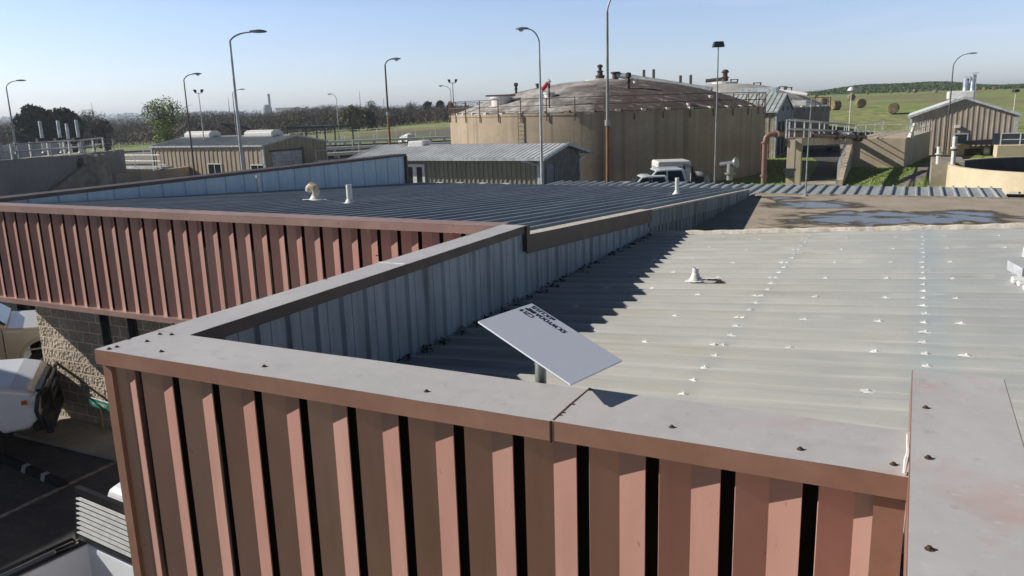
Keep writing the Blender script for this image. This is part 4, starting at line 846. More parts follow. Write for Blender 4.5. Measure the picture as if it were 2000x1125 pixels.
# dark rust-brown roofing on the right half of the dome
m_dome1=m_dome
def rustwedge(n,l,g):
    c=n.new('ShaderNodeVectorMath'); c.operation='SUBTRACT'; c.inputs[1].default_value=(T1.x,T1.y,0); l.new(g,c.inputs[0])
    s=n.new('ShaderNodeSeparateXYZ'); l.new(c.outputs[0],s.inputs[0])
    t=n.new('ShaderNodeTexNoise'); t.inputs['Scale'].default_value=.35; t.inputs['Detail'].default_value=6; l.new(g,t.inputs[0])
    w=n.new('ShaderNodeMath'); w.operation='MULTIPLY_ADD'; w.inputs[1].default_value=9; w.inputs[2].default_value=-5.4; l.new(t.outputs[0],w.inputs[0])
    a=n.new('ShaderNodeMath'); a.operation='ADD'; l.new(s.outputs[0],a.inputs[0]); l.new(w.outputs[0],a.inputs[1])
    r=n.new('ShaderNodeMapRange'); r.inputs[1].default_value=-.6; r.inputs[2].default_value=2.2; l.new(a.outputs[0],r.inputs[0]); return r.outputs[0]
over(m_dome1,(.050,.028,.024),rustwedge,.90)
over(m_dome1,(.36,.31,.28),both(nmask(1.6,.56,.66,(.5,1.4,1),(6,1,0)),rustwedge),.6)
t1,dome1=tank('largest round tan concrete tank, with a stained low dome and rusty railing',T1.x,T1.y,r1,5.15,2.5,m_tank,m_dome1,m_railbr)
def lpt(x,y,D=None): return at(x,y,D or D1)
# central valve tower, hatches, pipe across the dome
m_cast=mat('rusty_cast_iron',(.07,.045,.035),.7,0,.25,8)
x,y=T1.x,T1.y; zp=5.2+2.45
x-=.32
o=MB().lathe((x,y,zp-.15),[(1.25,0),(1.25,.22),(1.1,.26),(0,.34)],28).build('crown_plate',m_white,t1)
MB().lathe((x,y,zp+.1),[(.36,0),(.36,.22),(.42,.25),(.42,.32),(.25,.35),(.2,.58),(.3,.62),(.3,.68),(.16,.72),(.14,.95),(.24,1.0),(.24,1.12),(.12,1.22),(0,1.24)],16).build('valve_tower',m_cast,o,smooth=True)
def onD(px,py,dd=0): return at(px,py,D1+dd)
pA=onD(1202,146,1); pB=onD(1390,176,-2)
pr_=[pA+V((0,0,-.9)),pA,pA+(pB-pA)*.5,pB]
MB().tube([pA+V((0,0,-.95)),pA+V((0,0,.15))],.28,12).lathe(pA+V((0,0,.1)),[(.42,0),(.42,.14),(0,.14)],12).build('pipe_riser',m_cast,t1,smooth=True)
MB().tube([pA,pB],.23,12).build('dome_pipe',mat('blue_grey_pipe',(.34,.37,.39),.5,.1,.06,4),t1,smooth=True)
for f in (.36,.74):
    c_=pA+(pB-pA)*f
    q=MB()
    for s in (-.42,.42): q.box((c_.x+s-.09,c_.y-.09,c_.z-1.0),(c_.x+s+.09,c_.y+.09,c_.z+.85))
    q.build('pipe_support',mat('dark_brown_steel',(.10,.075,.065),.6),t1)
def dpt(px,py):
    """point on the dome seen at a pixel (front half)"""
    d=ray(px,py); best=None; Rr=(2.5**2+(r1-.4)**2)/5.0; c=V((T1.x,T1.y,5.2+2.5-Rr))
    b=d.dot(CAM-c); q=b*b-d.dot(d)*((CAM-c).length_squared-Rr*Rr)
    return CAM+d*((-b-math.sqrt(q))/d.dot(d)) if q>0 else at(px,py,D1)
for px,py,h,rr in ((1227,172,1.2,.2),(1008,182,.9,.15),(1073,210,2.0,.08),(1050,172,.45,.16)):
    p=dpt(px,py); MB().lathe((p.x,p.y,p.z-.1),[(rr*.8,0),(rr*.6,h*.4),(rr,h*.45),(rr*.6,h*.7),(rr*1.2,h*.75),(rr*1.1,h),(0,h*1.05)],10).build('relief_valve',m_cast if px!=1073 else m_railbr,t1,smooth=True)
for px,py,w in ((979,201,1.0),(1073,188,.5),(1241,162,.22),(1388,190,.2),(1345,205,.2)):
    p=dpt(px,py); o=MB().lathe((p.x,p.y,p.z-.3),[(w*.75,0),(w*.75,min(.62,.3+w*.32)),(w*.9,min(.65,.32+w*.33)),(w*.9,min(.78,.36+w*.42)),(0,min(.8,.37+w*.43))],14).build('hatch',m_white,t1,smooth=True,ang=30)
    if w==1.0: MB().box((p.x-1.1,p.y-.5,p.z+.5),(p.x+1.0,p.y+.5,p.z+.62)).build('hatch_cover',m_cast,o)
# box room on the wall with ladder
p=at(1048,255,D1-10.8); q_=MB().box((p.x-1.35,p.y-.5,p.z),(p.x+1.35,p.y+2.5,5.15),rz=am*-.6); q_.build('overflow_box',m_tank,t1)
q=MB()
for s in (-1.0,0,1.0): q.box((p.x+s-.10,p.y-.2,0),(p.x+s+.10,p.y+.0,p.z))
q.box((p.x-1.1,p.y-.18,2.4),(p.x+1.1,p.y-.02,2.6)).build('box_support',m_tank,t1)
a=azp(1018,250); pw=V((math.sin(a),math.cos(a),0)); dd=pw.dot(T1)-math.sqrt(max(0,r1*r1-(T1-pw*pw.dot(T1)).length_squared)); p=pw*(dd-.12)
u=V((math.cos(a),-math.sin(a),0)); q=MB()
for s in (-.22,.22): q.bar(p+u*s,p+u*s+V((0,0,5.3)),.05,.05)
for j in range(18): q.bar(p+u*-.22+V((0,0,.2+j*.29)),p+u*.22+V((0,0,.2+j*.29)),.035,.035)
q.build('ladder',mat('tan_steel',(.36,.29,.2),.6),t1)
MB().prism([onz(884,263,5.15)*0+at(881,221,D1),at(930,216,D1-3),at(930,221,D1-3),at(881,226,D1)],(0,.4,0)).build('landing',m_cast,t1)
# big pipe with flange at the foot of the tank at right
b0=at(1408,322,56.5); b1=at(1436,318,56)
MB().tube([b0,b1],.20,14).build('outlet_pipe',mat('blue_grey_pipe2',(.11,.125,.15),.6),t1,smooth=True)
MB().tube([b1,b1+(b1-b0).normalized()*.12],.36,16).tube([b1-(b1-b0)*.35,b1-(b1-b0)*.35+V((0,0,-1.1))],.22,12).lathe(b1-(b1-b0)*.35+V((0,0,-.7)),[(.36,0),(.36,.1)],12).build('pipe_flange',m_grey,t1,smooth=True)
p=at(1362,350,53); MB().lathe((p.x,p.y,0),[(.8,0),(.8,.55),(.72,.9),(.5,1.15),(.2,1.26),(0,1.28)],20).build('manhole_cap',mat('grey_cap',(.30,.32,.34),.6),t1,smooth=True)
# tank number two
a=azp(1414,230); D2=107; T2=V((D2*math.sin(a),D2*math.cos(a),0)); a2=azp(1620,230); r2=D2*math.sin(a2-a)
t2,_=tank('second round grey tank with a pale dome, behind and right of the large tan tank',T2.x,T2.y,r2,4.75,3.1,mat('grey_tank_wall',(.20,.20,.18),.85,0,.08,.7,(1,1,.2),(.16,.16,.145)),m_dome_w,m_railbr)
zp=7.75; MB().lathe((T2.x,T2.y,zp-.1),[(1.6,0),(1.6,.4),(0,.5)],24).build('crown_plate',m_white,t2)
MB().lathe((T2.x,T2.y,zp+.2),[(.4,0),(.4,.6),(.55,.65),(.3,.8),(.3,1.2),(.5,1.3),(.3,1.6),(0,1.65)],12).tube([(T2.x-2.4,T2.y,zp+.55),(T2.x+.2,T2.y,zp+.75)],.22,8).build('valve_tower',m_cast,t2,smooth=True)
pA=at(1412,160,D2); pB=at(1577,185,D2-4); MB().tube([pA,pB],.22,10).build('dome_pipe',m_white,t2,smooth=True)
for f in (.14,.42,.72,.78):
    c_=pA+(pB-pA)*f; q=MB()
    for s in (-.4,.4): q.box((c_.x+s-.08,c_.y-.08,c_.z-.9),(c_.x+s+.08,c_.y+.08,c_.z+.5))
    q.box((c_.x-.5,c_.y-.08,c_.z+.45),(c_.x+.5,c_.y+.08,c_.z+.55)); q.build('pipe_support',mat('dark_brown_steel',(.1,.1,.1)),t2)
for px,py in ((1453,197),(1468,182),(1440,190)):
    p=at(px,py,D2-6); MB().lathe((p.x,p.y,p.z-1.2),[(.9,0),(.9,1.0),(1.0,1.05),(1.0,1.25),(0,1.3)],16).build('hatch',m_white,t2,smooth=True,ang=30)
MB().box(at(1545,201,D2-10)-V((1.4,.2,.3)),at(1545,201,D2-10)+V((1.6,.2,.25))).build('sign_box',m_white,t2)
# ================================================================ brown process pipe
m_pipe=mat('red_brown_pipe',(.23,.135,.11),.5,0,.12,3,(1,1,1),(.20,.10,.08))
a=at(1491,360,52); a.z=0; zt=at(1493,262,a.xy.length).z; ZTP=2.62
t=thing('process_pipe','red-brown pipe rising from the grass and turning over to the concrete beam','pipe',(a.x,a.y,0),world=True)
e=at(1690,263,68); e.z=ZTP
pth=[V((a.x,a.y,0)),V((a.x,a.y,zt-.5)),V((a.x+.05,a.y,zt-.2)),V((a.x+.22,a.y+.05,zt-.03)),V((a.x+.5,a.y+.1,zt)),e]
MB().tube(pth,.155,14).build('pipe',m_pipe,t,smooth=True)
for k_,(c_,d_) in enumerate(((V((a.x,a.y,1.0)),V((0,0,1))),(V((a.x,a.y,zt-.55)),V((0,0,1))),(V((a.x+.6,a.y+.12,zt)),(e-pth[4]).normalized()),(pth[4]+(e-pth[4])*.35,(e-pth[4]).normalized()),(pth[4]+(e-pth[4])*.7,(e-pth[4]).normalized()))):
    MB().tube([c_,c_+d_*.10],.23,14).build('flange',m_pipe,t)
for f,s in ((.62,1),(.86,1.2),(.93,1.3)):
    c_=pth[4]+(e-pth[4])*f; MB().lathe(c_+V((0,0,-.25*s)),[(.16,0),(.21,.1),(.21,.33),(.12,.42),(.09,.6),(.19,.62),(.19,.67),(0,.68)],12).build('valve',m_cast,t,smooth=True)
# ================================================================ concrete portal and basin with railing
m_cc=mat('tan_concrete',(.52,.43,.315),.85,0,.06,1.2,(1,1,.4),(.44,.365,.265),bump=.004,bscale=6)
A=onz(1657,327,0); Bp=ony(1766,318,A.y); Bp.z=0; Cp=onz(1814,305,0); Dp=A+(Cp-Bp); ZT=2.35
def slab(name,poly,z0,z1,m,par,bev=0): return MB().prism([V((p.x,p.y,z0)) for p in poly],(0,0,z1-z0)).build(name,m,par,bevel=bev)
t=thing('concrete_basin','tan concrete basin with grey pipe railing and a beam on two posts','basin',(A.x,A.y,0),world=True)
bs=slab('wall',[A,Bp,Cp,Dp],0,ZT,m_cc,t,.03)
P1=at(1534,366,50); P1.z=0; P2=at(1548.5,366,51.3); P2.z=0
zb=at(1545,270,P1.xy.length).z
for P,w in ((P1,.45),(P2,.40)): MB().box((P.x-.0,P.y,0),(P.x+w,P.y+w,zb-.1)).build('post',m_cc,t,bevel=.02)
E_=V((A.x+.3,A.y,0)); bd=(E_-P1); bdn=bd.normalized(); bn=V((-bdn.y,bdn.x,0))
MB().prism([V((P1.x-.1,P1.y-.1,zb-.45)),V((E_.x,E_.y-.1,ZT-.45)),V((E_.x,E_.y+1.4,ZT-.45)),V((P1.x-.1,P1.y+1.4,zb-.45))],(0,0,.48)).build('beam',m_cc,t,bevel=.02)
slab('end_pier',[A+V((-.7,-.2,0)),A+V((.25,-.2,0)),A+V((.25,.6,0)),A+V((-.7,.6,0))],0,ZT+.02,m_cc,t,.03)
MB().box((P1.x-.12,P1.y-.14,2.0-.5),(P1.x+.55,P1.y-.02,2.15-.5)).box((P1.x-.0,P1.y-.2,1.1),(P1.x+.45,P1.y-.02,1.5)).build('control_box',mat('dark_box',(.04,.05,.05),.5),t,bevel=.02)
def rail(t,pts,h=1.07,n=None,sp=1.9,m=None,r=.03,rails=(.52,1.05),name='rail'):
    m=m or m_gal
    for a,b in zip(pts,pts[1:]):
        L_=(b-a).length; k=max(1,round(L_/sp))
        for i in range(0 if a is pts[0] else 1,k+1):
            p=a+(b-a)*i/k; MB().bar(p,p+V((0,0,h)),r*2.0,r*2.0).build('rail_post',m,t)
    for f in rails: MB().tube([p+V((0,0,f)) for p in pts],r,6).build(name,m,t)
z3=lambda p,z: V((p.x,p.y,z))
b0=V((P1.x-.1,P1.y,zb+.03)); b1=V((E_.x,E_.y,ZT+.03))
rail(t,[z3(b0,zb),z3(b1,ZT)],sp=4.8,r=.04); rail(t,[z3(b1,ZT)+V((.25,0,0)),z3(Bp,ZT)],sp=2.2,r=.04)
rail(t,[z3(b0,zb)+V((.12,.35,0)),z3(b0,zb)+V((.3,1.35,0)),z3(b1,ZT)+V((0,1.35,0)),z3(Dp,ZT)],sp=5,m=m_gal,r=.04)
rail(t,[z3(Bp,ZT)+V((.02,.2,0)),z3(Cp,ZT)],sp=1.4,m=m_white)
q=z3(Bp,ZT)+V((.3,1,0)); MB().tube([q,q+V((.1,0,.5)),q+V((.25,0,1.1))],[.25,.12,.15],8).build('stand_pipe',m_white,t,smooth=True)
# stairs rail beside the road
s0=onz(1634,363,0); s1=onz(1652,330,0)
MB().prism([z3(s0,0),z3(s1,0),z3(s1,1.9),z3(s0,.35)],(.35,0,0)).build('stair_cheek',m_cc,t)
rail(t,[z3(s0,.3),z3(s1,1.9)],sp=1.2,m=m_gal,r=.022)
# paths, lawn strips
sheet('path',[onz(1745,362),onz(1781,362),onz(1880,300),onz(1824,308)],.016,mat('path_concrete',(.30,.26,.21),.9,0,.1,1))
sheet('lane',[onz(1570,366),onz(1632,366),onz(1650,305),onz(1627,290),onz(1560,290),onz(1600,318)],.015,m_asph)
sheet('kerb_walk',[onz(1560,361),onz(1632,361),onz(1632,354),onz(1560,354)],.019,m_pave)
lawn=mat('lawn',(.23,.30,.07),.95,0,.3,1.3,(1,1,1),(.16,.22,.05),bump=.03,bscale=12)
sheet('lawn',[onz(1425,372),onz(1569,372),onz(1600,318),onz(1545,298),onz(1490,298),onz(1440,330)],.012,lawn)
sheet('lawn',[onz(1633,372),onz(1655,326),onz(1766,316),onz(1830,296),onz(1950,296),onz(1990,372)],.013,lawn)
# ================================================================ round cream basins at right
m_cream=mat('cream_wall',(.64,.53,.38),.85,0,.04,.8,(1,1,1),(.58,.48,.34),bump=.003,bscale=8)
m_in=mat('basin_inner',(.11,.10,.08),.9,0,.1,1)
pa,pb,pc=onz(1862,320,1.5),onz(1995,336,1.5),onz(1925,309,1.5)
ax,ay,bx,by,cx,cy=pa.x,pa.y,pb.x,pb.y,pc.x,pc.y
dd=2*(ax*(by-cy)+bx*(cy-ay)+cx*(ay-by)); ux_=((ax*ax+ay*ay)*(by-cy)+(bx*bx+by*by)*(cy-ay)+(cx*cx+cy*cy)*(ay-by))/dd; uy_=((ax*ax+ay*ay)*(cx-bx)+(bx*bx+by*by)*(ax-cx)+(cx*cx+cy*cy)*(bx-ax))/dd
rc=math.hypot(ax-ux_,ay-uy_); print('basin',ux_,uy_,rc)
t=thing('clarifier_basin','round cream-walled open basin with a square grey end pier, at the right edge','basin',(ux_,uy_,0),world=True)
MB().lathe((ux_,uy_,0),[(rc+.3,0),(rc+.3,1.5),(rc,1.5),(rc,-.5)],96).build('wall',m_cream,t,smooth=True,ang=30)
MB().lathe((ux_,uy_,.3),[(rc,0),(0,0)],64).build('water',mat('basin_water',(.05,.06,.055),.15),t)
MB().lathe((ux_,uy_,0),[(rc-.02,.2),(rc-.02,1.45),(rc-.1,1.45),(rc-.1,.2)],96).build('launder',m_in,t)
g0=onz(1816,363,0); g1=onz(1859,363,0); MB().box((g0.x,g0.y,0),(g1.x+.6,g1.y+4.5,1.52)).build('end_pier',mat('grey_tan_concrete',(.36,.32,.26),.85,0,.06,1),t,bevel=.02)
for px,pyb,pyt in ((1832,320,286),(1861,320,266)):
    p=onz(px,pyb,1.52); h=at(px,pyt,p.xy.length).z-1.52
    o=MB().lathe((p.x,p.y,1.5),[(.13,0),(.13,h*.55),(.2,h*.56),(.2,h*.62),(.13,h*.63),(.13,h),(0,h)],12).build('vent_post',m_white,t,smooth=True,ang=30)
    MB().lathe((p.x,p.y,1.5+h*.5),[(.17,0),(.17,.08)],12).build('collar',m_cast,o)
t=thing('far_basin_wall','low cream wall carrying white railings and dark blue panels, at the right edge','wall',onz(1970,312),world=True)
w0=onz(1946,311,0); w1=V((w0.x+9,w0.y+1.5,0)); MB().prism([w0,w1,w1+V((0,4,0)),w0+V((0,4,0))],(0,0,1.15)).build('wall',m_cream,t)
MB().prism([w0+V((-.3,2,1.15)),w1+V((0,2,1.15)),w1+V((0,2.1,1.15)),w0+V((-.3,2.1,1.15))],(0,0,1.0)).build('panel',mat('navy_panel',(.05,.07,.10),.5),t)
rail(t,[w0+V((.2,.2,1.15)),w1+V((0,.2,1.15))],sp=1.5,m=m_white,r=.045)
t=thing('retaining_wall','low cream wall and dark conveyor in front of the tan building','wall',onz(1860,300),world=True)
w0=onz(1856,305,0); w1=onz(1940,300,0); MB().prism([w0,w1,w1+V((0,1,0)),w0+V((0,1,0))],(0,0,1.05)).build('wall',m_cream,t)
MB().prism([w0+V((1.5,-.3,1.05)),w0+V((4.6,-.3,1.05)),w0+V((5.0,-.3,1.6)),w0+V((.3,-.3,1.35))],(0,1.6,0)).build('trough',m_blk,t)
w2=onz(1940,300,0); q=MB()
for j in range(5): q.box((w2.x-2.8+j*.12,w2.y-.6+j*.28,0+.0),(w2.x-.4,w2.y-.3+j*.28,1.0+.22*(j+1)))
q.build('steps',mat('white_concrete',(.55,.5,.42),.8),t)
p=onz(1925,303,0); t=thing('hose_reel','white round drum beside a dark box on the grass in front of the cream wall','reel',p,world=True)
MB().tube([(p.x-.2,p.y-.3,.45),(p.x+.3,p.y-.35,.45)],.45,16).build('drum',m_white,t,smooth=True); MB().box((p.x+.35,p.y-.4,0),(p.x+.9,p.y,.7)).box((p.x-.4,p.y-.1,0),(p.x+.3,p.y+.1,.3)).build('frame',m_blk,t)
p=onz(1896,303,0); t=thing('timber_stack','dark stack of timber lying on the grass left of the white drum','timber',p,world=True)
q=MB()
for j in range(3): q.box((p.x-1.0,p.y-.3,.02+j*.2),(p.x+.8,p.y+.4,.18+j*.2))
q.build('boards',mat('old_timber',(.09,.07,.035),.9,0,.2,3),t)
# ================================================================ left basins with stairs and actuators
m_gc=mat('shaded_concrete',(.30,.285,.27),.85,0,.06,.8,(1,1,.4),(.25,.235,.22))
ZL=3.05
w0=onz(-60,317,ZL); w1=onz(137,302,ZL); w0=V((w0.x,w0.y,0)); w1=V((w1.x,w1.y,0))
t=thing('aeration_basin','big grey concrete basin with a staircase at its right end, far left','basin',w1,world=True)
MB().prism([w0,w1,w1+V((-4,8,0)),w0+V((0,8,0))],(0,0,ZL)).build('wall',m_gc,t,bevel=.04)
MB().prism([z3(w0,ZL+.005)+V((0,3,0)),z3(w1,ZL+.005)+V((-3,3,0)),z3(w1,ZL+.005)+V((-5,7,0)),z3(w0,ZL+.005)+V((0,7,0))],(0,0,.02)).build('deck',mat('pale_deck',(.55,.52,.45),.8,0,.2,.8,(1,3,1),(.12,.12,.10),.42,.5),t)
st0=z3(w1,ZL); sx=onz(185,300,ZL); st1=V((w1.x+5.6,w1.y-3.0,0))
# flight of steps, descending towards the camera, with a solid tan cheek
q=MB(); n_=13; run=V((-.10,-1,0)).normalized()
tw=1.25
for j in range(n_):
    z=ZL-(j+1)*ZL/n_; a=z3(w1,0)+V((.2,0,0))+run*(.34*j); q.prism([a,a+V((tw,0,0)),a+V((tw,0,0))+run*.30,a+run*.30],(0,0,.0) if z<=.02 else (0,0,z))
q.build('steps',mat('dark_steps',(.09,.085,.08),.85),t)
q=MB(); a=z3(w1,0)+V((tw+.2,0,0)); b=a+run*(.34*n_)
q.prism([a,b,z3(b,-.25),z3(a,ZL-.75)],(.45,0,0)).build('stair_cheek',mat('tan_cheek',(.38,.33,.26),.85,0,.08,2),t)
a=z3(w1,0)+V((.0,0,0)); b=a+run*(.34*n_); MB().prism([z3(a,ZL-.3),z3(b,.0),z3(b,.3),z3(a,ZL+.1)],(.12,0,0)).build('stringer',m_grey,t)
MB().prism([z3(w1,0)+V((tw+.65,.0,0)),z3(w1,0)+V((tw+1.3,.3,0)),z3(w1,ZL*.95)+V((tw+1.3,.3,0)),z3(w1,ZL)+V((tw+.65,0,0))],(0,1.2,0)).build('side_block',mat('tan_cheek',(.3,.3,.3)),t)
rail(t,[z3(w0.lerp(w1,.1),ZL)+V((0,.2,0)),z3(w1,ZL)+V((1.2,.2,0))],sp=2.6,m=m_grey,r=.035)
rail(t,[z3(w0,ZL)+V((0,3.0,0)),z3(w1,ZL)+V((-3,3.0,0))],sp=2.6,m=m_white,r=.05)
rail(t,[z3(w0,ZL)+V((0,7.5,0)),z3(w1,ZL)+V((-6,7.5,0))],sp=3.6,m=m_white,r=.05)
rail(t,[z3(w1,ZL)+V((1.4,.3,0)),z3(w1,ZL)+V((1.2,3,0))],sp=2,m=m_grey,r=.035)
m_act=mat('pale_actuator',(.62,.67,.72),.4,.1,.04,3)
act=None
for i,(px,lb) in enumerate(((78,'pale blue actuator cylinder, leftmost of the four on the grey basin'),(113,'pale blue actuator cylinder, second from left on the grey basin'),(129,'slimmest pale blue actuator cylinder, third from left on the grey basin'),(149,'tall pale blue actuator cylinder nearest the staircase'))):
    p=onz(px,299,ZL); p=V((p.x,p.y+.4,ZL))
    if act is None:
        act=thing('gate_actuator',lb,'actuator',p,'gate actuators on the grey basin')
        MB().lathe((0,0,0),[(.22,0),(.14,.1),(.14,1.0)],10).build('stand',m_gal,act,smooth=True)
        MB().tube([(0,-.5,1.05),(0,.3,1.05)],.20,10).lathe((0,0,.95),[(.25,0),(.25,.3),(0,.3)],10).build('gearbox',m_cast,act)
        MB().lathe((0,0,1.25),[(.125,0),(.125,1.35),(.10,1.40),(0,1.41)],14).build('cylinder',m_act,act,smooth=True,ang=40)
    else: dup(act,p,0,lb,'gate actuators on the grey basin',s=(.9 if i==2 else 1))
t=thing('settling_basin','low round tan basin with dark inside, between staircase and long beige shed','basin',onz(225,330,0),world=True)
c_=at(190,300,86); c_.z=0; MB().lathe((c_.x,c_.y,0),[(8.3,0),(8.3,1.1),(8,1.1),(8,-.2)],72).build('wall',m_cc,t,smooth=True,ang=30); MB().lathe((c_.x,c_.y,.15),[(8,0),(0,0)],48).build('water',m_in,t)
MB().box((c_.x-1,c_.y-.5,1.2),(c_.x+9,c_.y+.7,1.4)).build('bridge',m_gal,t)
rail(t,[V((c_.x-1,c_.y-.5,1.4)),V((c_.x+9,c_.y-.5,1.4))],sp=3,m=m_gal,r=.03)
p=onz(217,285,1.6); MB().tube([(p.x,p.y,1.9),(p.x+.1,p.y,3.1)],.10,8).box((p.x-.5,p.y-.2,3.0),(p.x+.6,p.y+.2,3.6),rz=.3).build('drive_motor',m_blk,t)
# low white concrete structures and canopy behind
t=thing('low_wall_block','long low pale concrete wall in front of the dark trees at the far left','wall',at(20,275,120),world=True)
a=at(-30,272,118); b=at(118,276,118); MB().prism([V((a.x,a.y,0)),V((b.x,b.y,0)),V((b.x,b.y+1,0)),V((a.x,a.y+1,0))],(0,0,3.0)).build('wall',mat('pale_lavender_wall',(.50,.50,.52),.8,0,.05,.5),t)
for k_ in range(6): c2=V((a.x,a.y,0)).lerp(V((b.x,b.y,0)),k_/5); MB().box((c2.x-.15,c2.y-.3,0),(c2.x+.15,c2.y-.02,3.3)).build('buttress',m_grey,t)
# ================================================================ rows of white filter troughs (centre left)
for i,(D,z,lb) in enumerate(((78,1.2,'nearest row of white filter troughs behind the sheds, lowest in view'),(90,1.3,'second row of white filter troughs, counted from the sheds'),(104,1.4,'third row of white filter troughs, counted from the sheds'),(122,1.6,'farthest row of white filter troughs, below the grassy bank'))):
    a=at(615,280,D); b=at(895 if D>95 else 780,280,D+4); a.z=b.z=0; d=(b-a).normalized(); L_=(b-a).length
    t=thing('filter_trough',lb,'trough',a,'rows of white filter troughs',world=True)
    MB().bar(a+V((0,0,z)),b+V((0,0,z)),.9,.32).build('channel',m_white,t)
    MB().bar(a+V((0,0,z-.9)),b+V((0,0,z-.9)),.25,.9).build('dark_side',m_in,t)
    n_=int(L_/2.1)
    q=MB()
    for j in range(n_+1): p=a+d*(L_*j/n_); q.bar(p,p+V((0,0,z)),.28,.28)
    q.build('legs',m_white,t)
    rail(t,[z3(a,z+.1),z3(b,z+.1)],sp=4.2,m=m_gal,r=.025,h=1.0,rails=(.95,))
t=thing('roof_canopy','dark flat-roofed open canopy on thin posts at the right of the excavator','canopy',gnd(at(600,260,128)),world=True)
a=at(560,258,128); b=at(634,258,128); zt=at(600,251,128).z; zg=gh(a.x,a.y)
MB().prism([V((a.x,a.y,zt)),V((b.x,b.y,zt)),V((b.x+1,b.y+6,zt)),V((a.x+1,a.y+6,zt))],(0,0,.35)).build('roof',m_blk,t)
for f in (0,.5,1):
    p=a.lerp(b,f); MB().box((p.x-.08,p.y,zg-1),(p.x+.08,p.y+.16,zt)).box((p.x+.9,p.y+5.6,zg-1),(p.x+1.05,p.y+5.8,zt)).build('post',m_blk,t)
# excavator
pe=gnd(at(520,262,150)); t=thing('excavator','black excavator with a long boom lying in front of the bare woods','excavator',pe,world=True)
dx=V((math.cos(YAW),math.sin(YAW),0)); P_=lambda u,v,z: pe+dx*u+V((-dx.y,dx.x,0))*v+V((0,0,z))
for s in (-1.2,1.2): MB().prism([P_(-2.2,s-.3,.25),P_(-1.8,s-.3,0),P_(1.8,s-.3,0),P_(2.2,s-.3,.25),P_(2.2,s-.3,.8),P_(1.8,s-.3,1.0),P_(-1.8,s-.3,1.0),P_(-2.2,s-.3,.8)],V((-dx.y,dx.x,0))*.6).build('track',m_tyre,t)
MB().prism([P_(-1.2,-1.2,1.1),P_(2.8,-1.2,1.1),P_(2.8,-1.2,2.2),P_(1.0,-1.2,2.5),P_(-1.2,-1.2,2.2)],V((-dx.y,dx.x,0))*2.4).build('body',m_blk,t,bevel=.08)
MB().prism([P_(-1.3,-1.2,1.3),P_(.2,-1.2,1.3),P_(.2,-1.2,3.2),P_(-.8,-1.2,3.2),P_(-1.3,-1.2,2.2)],V((-dx.y,dx.x,0))*1.1).build('cab',mat('cab_grey',(.30,.33,.36),.4),t,bevel=.05)
MB().prism([P_(-.5,0,1.9),P_(-3.6,0,3.7),P_(-7.6,0,4.3),P_(-7.6,0,3.95),P_(-3.7,0,3.2),P_(-.6,0,1.4)],V((-dx.y,dx.x,0))*.5).build('boom',m_blk,t)
MB().prism([P_(-7.4,0.1,4.3),P_(-8.0,.1,4.4),P_(-5.4,.1,2.5),P_(-5.1,.1,2.8)],V((-dx.y,dx.x,0))*.35).build('stick',m_blk,t)
MB().prism([P_(-5.6,0,2.7),P_(-5.3,0,1.8),P_(-4.5,0,1.9),P_(-4.8,0,2.6)],V((-dx.y,dx.x,0))*.9).build('bucket',m_blk,t)
